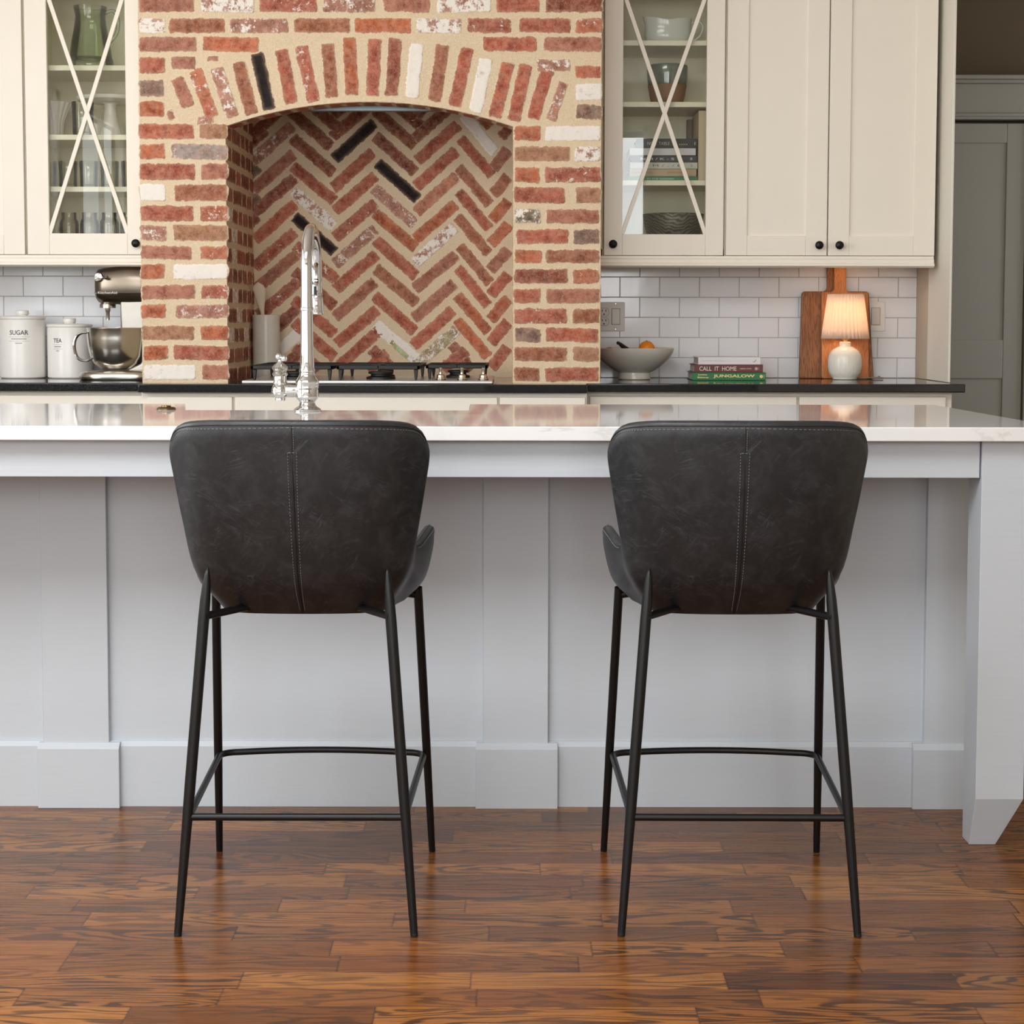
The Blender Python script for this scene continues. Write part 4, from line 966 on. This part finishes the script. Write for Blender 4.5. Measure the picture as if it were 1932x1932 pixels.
obj('plate', rbox(MB(), 1.378, 1.448, 1.096, 1.211, PY-.005, PY, .004), M['enamel'], root, bevel=.0015)
rocker(root, 1.395, 1.427, 1.122, 1.186)
for zz in (1.204, 1.103): obj('screw', MB().lathe([(.0022, 0), (.0022, .0008), (0, .001)], (1.412, PY-.005, zz), 12, '-y'), M['nickel'], root)

# fruit bowl with fruit
bx, by = .4610, 6.565
mb = MB().lathe([(0, 0), (.058, 0), (.061, .003), (.060, .021), (.0585, .026), (.075, .0335), (.100, .0505), (.115, .063), (.127, .0745), (.137, .087), (.144, .0975), (.148, .108), (.150, .1175), (.1485, .119), (.144, .108), (.132, .087), (.11, .064), (.07, .041), (0, .034)], (bx, by, .9145), 72)
o = obj('fruit_bowl', mb, M['crock'], base=(bx, by, .9145)); tag(o, 'large footed off-white ceramic fruit bowl at the foot of the brick pier', 'bowl')
root = thing('orange', (.509, 6.52, 1.0), 'bright orange fruit showing above the bowl rim', 'fruit')
obj('fruit', MB().ball((.506, 6.545, 1.0285), .0315, 28), M['orange'], root)
obj('stem_end', MB().lathe([(0, 0), (.003, .0005), (.002, .002), (0, .0025)], (.506, 6.545, 1.0595), 10), M['banana'], root)
o = obj('apple', MB().ball((.366, 6.555, 1.013), .023, 24), M['apple'], base=(.366, 6.555, 1.013)); tag(o, 'dull red fruit at the left side of the bowl', 'fruit')
o = obj('pear', MB().ball((.452, 6.575, 1.006), .027, 24), M['pear'], base=(.452, 6.57, 1.006)); tag(o, 'yellowish fruit barely showing at the middle of the bowl rim', 'fruit')
o = obj('apple', MB().ball((.548, 6.575, 1.000), .022, 20), M['apple'], base=(.548, 6.575, 1.0)); tag(o, 'small fruit sunk behind the rim right of the orange', 'fruit')
bpts = [(.392, 6.50, 1.052), (.398, 6.505, 1.052), (.405, 6.51, 1.047), (.416, 6.52, 1.038), (.43, 6.54, 1.028), (.445, 6.56, 1.012), (.45, 6.60, 1.0), (.44, 6.64, .998)]
o = obj('banana', MB().tube([crom(bpts, i/4) for i in range(29)], [.004]+[.0065]*3+[.0055+.0004*i for i in range(21)]+[.012, .009, .006, .004], 12), M['banana'], base=(.42, 6.55, 1.0)); tag(o, 'overripe dark banana with its stem curling over the bowl rim', 'fruit')

# books
def book(x0, x1, y0, y1, z0, z1, col, label, group, marks=(), cover=.0025, spine='front', rough=.5):
    root = thing('book', ((x0+x1)/2, (y0+y1)/2, z0), label, 'book', group)
    cm = paint('book_cloth', col, rough, .03, 20); c = cover
    mb = MB()
    if spine == 'front':
        mb.box(x0, x1, y0, y1, z0, z0+c).box(x0, x1, y0, y1, z1-c, z1).box(x0, x1, y0, y0+c, z0+c, z1-c)
        pg = MB().box(x0+.004, x1-.004, y0+c, y1-.004, z0+c, z1-c)
    else:
        mb.box(x0, x0+c, y0, y1, z0, z1).box(x1-c, x1, y0, y1, z0, z1).box(x0+c, x1-c, y0, y0+c, z0, z1)
        pg = MB().box(x0+c, x1-c, y0+c, y1-.004, z0+.004, z1-.004)
    obj('cover', mb, cm, root, bevel=.0008); obj('pages', pg, M['pages'], root)
    for (s_, a, b, za, zb, colr, bold) in marks:
        text('spine_lettering', s_, a, b, za, zb, y0-.0001, paint('lettering', colr, .5, .0), root, bold)
    return root
m = N('page_edges'); o = m.co.outputs['Object']
m.P(col=m.mix(m.noise(m.mapping(o, (2, 2, 900)), 2, 2), lin('#b9b2a6'), lin('#d6d0c5')), rough=.8); M['pages'] = m.m
y0, y1 = 6.475, 6.675; G = 'cookery and design books on the right worktop'
z = .9146
bk = book(.6715, .9465, y0, y1, z, z+.0285, '#2f7a4c', 'green book titled JUNGALOW at the bottom of the stack', G,
     [('JUNGALOW', .750, .905, z+.0075, z+.0215, '#f0d48a', .03), ('Justina', .692, .727, z+.0165, z+.0235, '#f0d48a', .03), ('Blakeney', .691, .733, z+.006, z+.0135, '#f0d48a', .03)])
obj('publisher_mark', MB().lathe([(.0062, 0), (.0062, .0004), (0, .0005)], (.929, y0-.0001, z+.0142), 20, '-y').box(.9385, .9395, y0-.0005, y0, z+.007, z+.021), paint('gilt', '#f0d48a', .5), bk, smooth=0)
z += .0287
bk = book(.6795, .9350, y0, y1, z, z+.0295, '#6e3a38', 'maroon book titled CALL IT HOME in the middle of the stack', G,
     [('CALL  IT  HOME', .698, .836, z+.0065, z+.0225, '#efe6dc', .0), ('AMBER LEWIS', .848, .892, z+.0125, z+.0165, '#e0d0c8', .01)])
obj('publisher_mark', MB().lathe([(.0058, 0), (.0058, .0004), (0, .0005)], (.910, y0-.0001, z+.0145), 20, '-y').box(.919, .920, y0-.0005, y0, z+.009, z+.020), paint('pale_print', '#c9aaa2', .5), bk, smooth=0)
z += .0297
bk = book(.6930, .9255, y0, y1, z, z+.0275, '#e9e7e6', 'white book on top of the stack with faint grey lettering', G,
     [('The Spanish Style House', .706, .789, z+.0115, z+.0165, '#a9a9a8', .0), ('...................................', .793, .880, z+.013, z+.0145, '#b8b8b8', .0)])
obj('publisher_mark', MB().tube([(.898, y0-.0006, z+.012), (.902, y0-.0006, z+.009), (.909, y0-.0006, z+.018)], .0008, 6), M['print'], bk)

# cutting boards leaning on the tiles
def lean(mb, yb, yt, z0=.9146, zt=1.40):
    k_ = (yt-yb)/(zt-z0); mb.v = [(v[0], v[1]+yb+(v[2]-z0)*k_, v[2]) for v in mb.v]; return mb
def board_poly(x0, x1, xb0, xb1, z0, zs, hx0, hx1, zt, r=.014):
    p = []
    def arc(cx_, cz_, a0, a1, rr, n=6): 
        for i in range(n+1): a = math.radians(a0+(a1-a0)*i/n); p.append((cx_+rr*math.cos(a), cz_+rr*math.sin(a)))
    arc(xb0+.008, z0+.008, 180, 270, .008); arc(xb1-.008, z0+.008, 270, 360, .008)
    arc(x1-r, zs-r, 0, 90, r)
    arc(hx1+.016, zs+.016, 270, 180, .016)
    arc(hx1-.01, zt-.01, 0, 90, .01); arc(hx0+.01, zt-.01, 90, 180, .01)
    arc(hx0-.016, zs+.016, 0, -90, .016); arc(x0+r, zs-r, 90, 180, r)
    return p
mb = MB().prism(board_poly(1.118, 1.378, 1.106, 1.394, .9146, 1.250, 1.216, 1.262, 1.375), -.018, 0, 'y')
lean(mb, 6.712, 6.758)
o = obj('cutting_board', mb, M['acacia'], base=(1.25, 6.71, .9146), bevel=.004, smooth=30, seg=3); tag(o, 'dark wide acacia cutting board leaning on the tiles at the back', 'cutting board', 'cutting boards behind the lamp')
mb = MB().prism(board_poly(1.190, 1.372, 1.190, 1.372, .9146, 1.247, 1.240, 1.286, 1.385, .010), -.017, 0, 'y')
lean(mb, 6.692, 6.738)
o = obj('cutting_board', mb, M['cherry'], base=(1.28, 6.69, .9146), bevel=.003, smooth=30, seg=3); tag(o, 'lighter narrow cherry cutting board leaning in front of the dark one', 'cutting board', 'cutting boards behind the lamp')

# lamp
lx, ly = 1.262, 6.59
root = thing('table_lamp', (lx, ly, .914), 'small cream ceramic table lamp with lit pleated shade in front of the cutting boards', 'lamp')
mb = MB().lathe([(0, 0), (.044, 0), (.046, .003), (.046, .006), (.052, .012), (.060, .028), (.0635, .048), (.0635, .076), (.060, .094), (.050, .110), (.034, .121), (.022, .126), (.0215, .130), (.0215, .140), (.018, .143), (0, .143)], (lx, ly, .9147), 120, flute=.006, fn=40)
obj('ceramic_base', mb, M['cream'], root, smooth=60)
m = N('bulb_holder_brass'); m.P(col=lin('#d9a760'), metal=.7, rough=.35); M['brass'] = m.m
obj('bulb_holder', MB().lathe([(.009, .142), (.009, .150), (.0125, .152), (.0125, .175), (0, .176)], (lx, ly, .9147), 24), M['brass'], root)
m = N('lit_bulb'); m.P(col=lin('#fff1da'), emit=lin('#ffcf96'), emits=6.0); 
bl = obj('bulb', MB().ball((lx, ly, 1.125), .022, 20), m.m, root)
m = N('pleated_fabric'); t_ = m.t
df = m.n('ShaderNodeBsdfDiffuse'); df.inputs[0].default_value = lin('#efe1d2'); tl = m.n('ShaderNodeBsdfTranslucent'); tl.inputs[0].default_value = lin('#fbe8d4')
mxs = m.n('ShaderNodeMixShader'); mxs.inputs[0].default_value = .45; t_.links.new(df.outputs[0], mxs.inputs[1]); t_.links.new(tl.outputs[0], mxs.inputs[2]); t_.links.new(mxs.outputs[0], m.out.inputs[0])
NP = 36; vs = []; K = 6; n_ = NP*6
for i in range(n_):
    a = 2*PI*i/n_; w_ = .0030*math.cos(a*NP)
    for j in range(K): tt = j/(K-1); r = .0875*(1-tt)+.0655*tt+w_*(1.15-.3*tt); vs.append((lx+r*math.cos(a), ly+r*math.sin(a), 1.069+tt*.168))
mb = MB().add(vs, [(i*K+j, ((i+1) % n_)*K+j, ((i+1) % n_)*K+j+1, i*K+j+1) for i in range(n_) for j in range(K-1)])
o = obj('pleated_shade', mb, m.m, root, smooth=80)
sd_ = o.modifiers.new('th', 'SOLIDIFY'); sd_.thickness = .0008
l = bpy.data.lights.new('lamp_bulb_light', 'POINT'); l.energy = .8; l.color = (1, .80, .60); l.shadow_soft_size = .02
lo = bpy.data.objects.new('lamp_bulb_light', l); C.objects.link(lo); lo.parent = bl; lo.location = (0, 0, 1.16-.914)
cp = [(lx+.044, ly+.02, .9185), (lx+.075, ly+.02, .9185), (lx+.11, ly+.04, .919), (lx+.145, ly+.05, .919), (lx+.15, ly+.03, .9185), (lx+.115, ly+.02, .9195), (lx+.11, ly+.045, .920), (lx+.148, ly+.07, .920), (lx+.155, ly+.12, .922)]
obj('power_cord', MB().tube([crom(cp, i/5) for i in range(41)], .0028, 8), M['cord'], root)

# ------------------------------------------------------------------ contents of the right glazed cabinet
yb = 6.50; G = 'books lying on the lower cabinet shelf'
z = 1.6545
defs = [(.428, .687, .0165, '#3c8a6a', 'green book at the bottom of the cabinet stack', [('IN THE GARDEN', .500, .600, '#cfe6d6', .0)]),
        (.434, .683, .0275, '#c2a684', 'tan book above the green one in the cabinet stack', [('Magnolia Table', .452, .520, '#5a7a8a', .0), ('JOANNA GAINES', .575, .640, '#8a6a4a', .0)]),
        (.436, .687, .0240, '#d3cfc6', 'pale grey book with small glyphs in the cabinet stack', [('/ M / - / F', .50, .625, '#55524c', .0), ('o', .662, .668, '#55524c', .0)]),
        (.438, .685, .0250, '#33333a', 'charcoal book with white glyphs in the cabinet stack', [('N H / K - S', .475, .60, '#d8d4cc', .01), ('B', .660, .668, '#d8d4cc', .01)]),
        (.434, .680, .0265, '#ded9de', 'off-white book beneath the top black one in the cabinet', []),
        (.462, .685, .0345, '#26272d', 'black book lying on top of the cabinet stack', [('NOM  TABLE', .500, .583, '#c9bfa8', .0), ('.....', .618, .648, '#c9bfa8', .0), ('o', .674, .679, '#d8d4cc', .02)])]
for (a, b, h, col, lab, mk) in defs:
    marks = [(s_, p, q, z+h*.32, z+h*.66 if s_ not in ('.....',) else z+h*.45, c_, bo) for (s_, p, q, c_, bo) in mk]
    book(a, b, yb, 6.70, z, z+h, col, lab, G, marks, .002); z += h+.0004
book(.6715, .6875, 6.52, 6.72, 1.8125, 1.9135, '#6b4f45', 'x', None) if False else None
book(.6895, .7215, yb, 6.72, 1.6545, 1.914, '#d8c3a4', 'tall cream book standing upright against the cabinet side', 'books standing on the lower cabinet shelf', [], .003, 'side')
book(.6690, .6885, 6.705, 6.755, 1.6545, 1.905, '#7a5f55', 'thin brown book standing behind the cream one', 'books standing on the lower cabinet shelf', [], .002, 'side')

px, py = .581, 6.60
root = thing('glazed_pot', (px, py, 1.941), 'brown stoneware pot with dark green glazed rim on the middle shelf', 'pot')
k1 = (1.0)
prof_o = [(.054, 0), (.058, .003), (.066, .035), (.073, .075)]; prof_t = [(.073, .075), (.0772, .11), (.0775, .135), (.0765, .148), (.073, .151), (.069, .148), (.068, .10), (.05, .01), (0, .01)]
m = N('unglazed_stoneware'); o_ = m.co.outputs['Object']; m.P(col=m.mix(m.noise(o_, 20, 4), lin('#8a6248'), lin('#a67c5e')), rough=.55); M['stone'] = m.m
m = N('dark_green_glaze'); o_ = m.co.outputs['Object']; m.P(col=m.mix(m.noise(o_, 30, 5, .7), lin('#2f3a2c'), lin('#6b7560')), rough=.08, coat=.5); M['gglaze'] = m.m
obj('body', MB().lathe([(0, 0)]+prof_o, (px, py, 1.9415), 56), M['stone'], root); obj('glazed_rim', MB().lathe(prof_t, (px, py, 1.9415), 56), M['gglaze'], root)

# gravy jug
root = thing('gravy_jug', (.582, 6.60, 2.1645), 'white ironstone gravy jug on the upper shelf', 'jug')
n_ = 40; vs = []
lv = [(0, .70, 0), (.006, .82, 0), (.02, .95, 0), (.04, 1.0, 0), (.06, .97, 0), (.08, .97, .1), (.098, 1.02, 1)]
def jug_ring(z, sc_, lift, shrink=1):
    out = []
    for k in range(n_):
        a = 2*PI*k/n_; x = math.cos(a)*.089*sc_*shrink; y = math.sin(a)*.045*sc_*shrink
        zz = z
        if lift:
            t_ = -math.cos(a); zz += lift*(.012*max(0, t_)**2 - .006*math.exp(-((x-.0)/.035)**2) + .003*max(0, -t_)); x -= lift*.006*max(0, t_)**3
        out.append((.582+x, 6.60+y, 2.165+zz))
    return out
for (z, s_, l_) in lv: vs += jug_ring(z, s_, l_)
for (z, s_, l_) in ((.098, .97, 1), (.05, .92, 0), (.008, .7, 0)): vs += jug_ring(z, s_, l_)
mb = MB().add(vs, [(i*n_+k, i*n_+(k+1) % n_, (i+1)*n_+(k+1) % n_, (i+1)*n_+k) for i in range(9) for k in range(n_)]+[tuple(range(n_))[::-1], tuple(9*n_+k for k in range(n_))])
obj('body', mb, M['gravy'], root, smooth=60)
hp = [(.668, 6.6, 2.248), (.690, 6.6, 2.258), (.709, 6.6, 2.248), (.713, 6.6, 2.225), (.70, 6.6, 2.200), (.680, 6.6, 2.186), (.662, 6.6, 2.182)]
obj('handle', MB().tube([crom(hp, i/5) for i in range(31)], .0042, 12), M['gravy'], root)

m = N('etched_pewter'); o_ = m.co.outputs['Object']
vv_ = m.n('ShaderNodeTexWave', wave_type='RINGS'); m.set(vv_.inputs['Vector'], o_); vv_.inputs['Scale'].default_value = 30; vv_.inputs['Distortion'].default_value = 9; vv_.inputs['Detail'].default_value = 2
m.P(col=m.mix(vv_.outputs['Fac'], lin('#4a453e'), lin('#8d8576')), metal=.5, rough=.35); M['etched'] = m.m
o = obj('etched_bowl', MB().lathe([(0, 0), (.05, 0), (.052, .004), (.075, .02), (.098, .052), (.110, .095), (.1135, .120), (.1155, .132), (.1165, .136), (.112, .137), (.108, .12), (.095, .055), (.07, .024), (0, .012)], (.607, 6.597, 1.4005), 64), M['etched'], base=(.607, 6.597, 1.4005))
tag(o, 'dark patterned metal bowl on the floor of the right glazed cabinet', 'bowl')

# ------------------------------------------------------------------ contents of the left glazed cabinet
root = thing('cake_stand', (-1.515, 6.60, 1.818), 'white cake stand on a flared foot behind the crossed bars', 'cake stand')
obj('pedestal', MB().lathe([(0, 0), (.048, 0), (.0465, .008), (.036, .035), (.026, .075), (.0215, .112), (.024, .128), (.035, .133), (0, .135)], (-1.515, 6.60, 1.8185), 48), M['cream'], root)
obj('plate', MB().lathe([(0, 0), (.10, 0), (.120, .004), (.126, .012), (.127, .016), (.122, .0165), (.10, .009), (0, .006)], (-1.515, 6.60, 1.9525), 56), M['cream'], root)
def tumbler(x, y, z, r, h, mat, label, cat, group, name='glass_tumbler', neck=False, wob=.0):
    if neck: prof = [(0, 0), (r*.9, 0), (r, .006), (r, h*.68), (r*.96, h*.76), (r*.78, h*.84), (r*.78, h*.98), (r*.82, h), (r*.72, h), (r*.70, h*.84), (r*.88, h*.74), (r*.92, h*.66), (r*.92, .012), (0, .010)]
    else: prof = [(0, 0), (r*.86, 0), (r*.92, .004), (r*.94, h*.5), (r, h-.002), (r*.97, h), (r*.94, h-.003), (r*.86, h*.5), (r*.82, .014), (0, .012)]
    o = obj(name, MB().lathe(prof, (x, y, z), 32, flute=wob, fn=16), mat, base=(x, y, z)); return tag(o, label, cat, group)
tumbler(-1.600, 6.52, 1.8185, .041, .125, M['glassware'], 'tall clear glass tumbler left of the cake stand', 'glass', None)
G = 'pressed glass tumblers on the lower shelf'
xs = [-1.745, -1.668, -1.590, -1.512, -1.434]
front_tumblers = []
for i, x in enumerate(xs):
    if i == 0: t0_ = tumbler(x, 6.56, 1.628, .0345, .101, M['glassware'], 'pressed glass tumbler at the left end of the lower shelf', 'glass', G, wob=.02)
    else:
        c_ = t0_.copy(); C.objects.link(c_); c_.location = (x, 6.56, 1.628)
        c_['label'] = ['', 'second pressed glass tumbler from the left on the lower shelf', 'middle pressed glass tumbler on the lower shelf, behind the bar crossing', 'fourth pressed glass tumbler from the left on the lower shelf', 'pressed glass tumbler at the right end of the lower shelf'][i]
G = 'glass jars on the cabinet floor'
for i, x in enumerate((-1.672, -1.595, -1.520, -1.444)):
    if i == 0: t0_ = tumbler(x, 6.58, 1.4005, .0355, .138, M['glassware'], 'clear glass jar at the left of the jar row on the cabinet floor', 'jar', G, 'glass_jar', True)
    else:
        c_ = t0_.copy(); C.objects.link(c_); c_.location = (x, 6.58, 1.4005)
        c_['label'] = ['', 'second clear glass jar from the left on the cabinet floor', 'third clear glass jar from the left on the cabinet floor', 'clear glass jar at the right end of the row by the knob'][i]
o = obj('fluted_dish', MB().lathe([(0, 0), (.022, 0), (.026, .01), (.030, .06), (.045, .10), (.062, .135), (.060, .136), (.040, .10), (.024, .05), (0, .02)], (-1.728, 6.62, 1.8185), 96, flute=.05, fn=16), M['cream'], base=(-1.728, 6.62, 1.8185)); tag(o, 'cream fluted dish at the left side of the cake stand shelf', 'dish')
root = thing('green_glass_pitcher', (-1.586, 6.60, 2.071), 'pale green glass pitcher on the top shelf of the left cabinet', 'pitcher')
obj('body', MB().lathe([(0, 0), (.075, 0), (.083, .006), (.083, .034), (.078, .05), (.072, .10), (.06, .16), (.055, .20), (.062, .235), (.060, .236), (.051, .20), (.056, .16), (.068, .10), (.075, .045), (.06, .035), (0, .033)], (-1.586, 6.60, 2.0715), 48), M['greenglass'], root)
hp = [(-1.53, 6.6, 2.285), (-1.50, 6.6, 2.292), (-1.482, 6.6, 2.26), (-1.488, 6.6, 2.21), (-1.515, 6.6, 2.175)]
obj('handle', MB().tube([crom(hp, i/5) for i in range(21)], .007, 12), M['greenglass'], root)
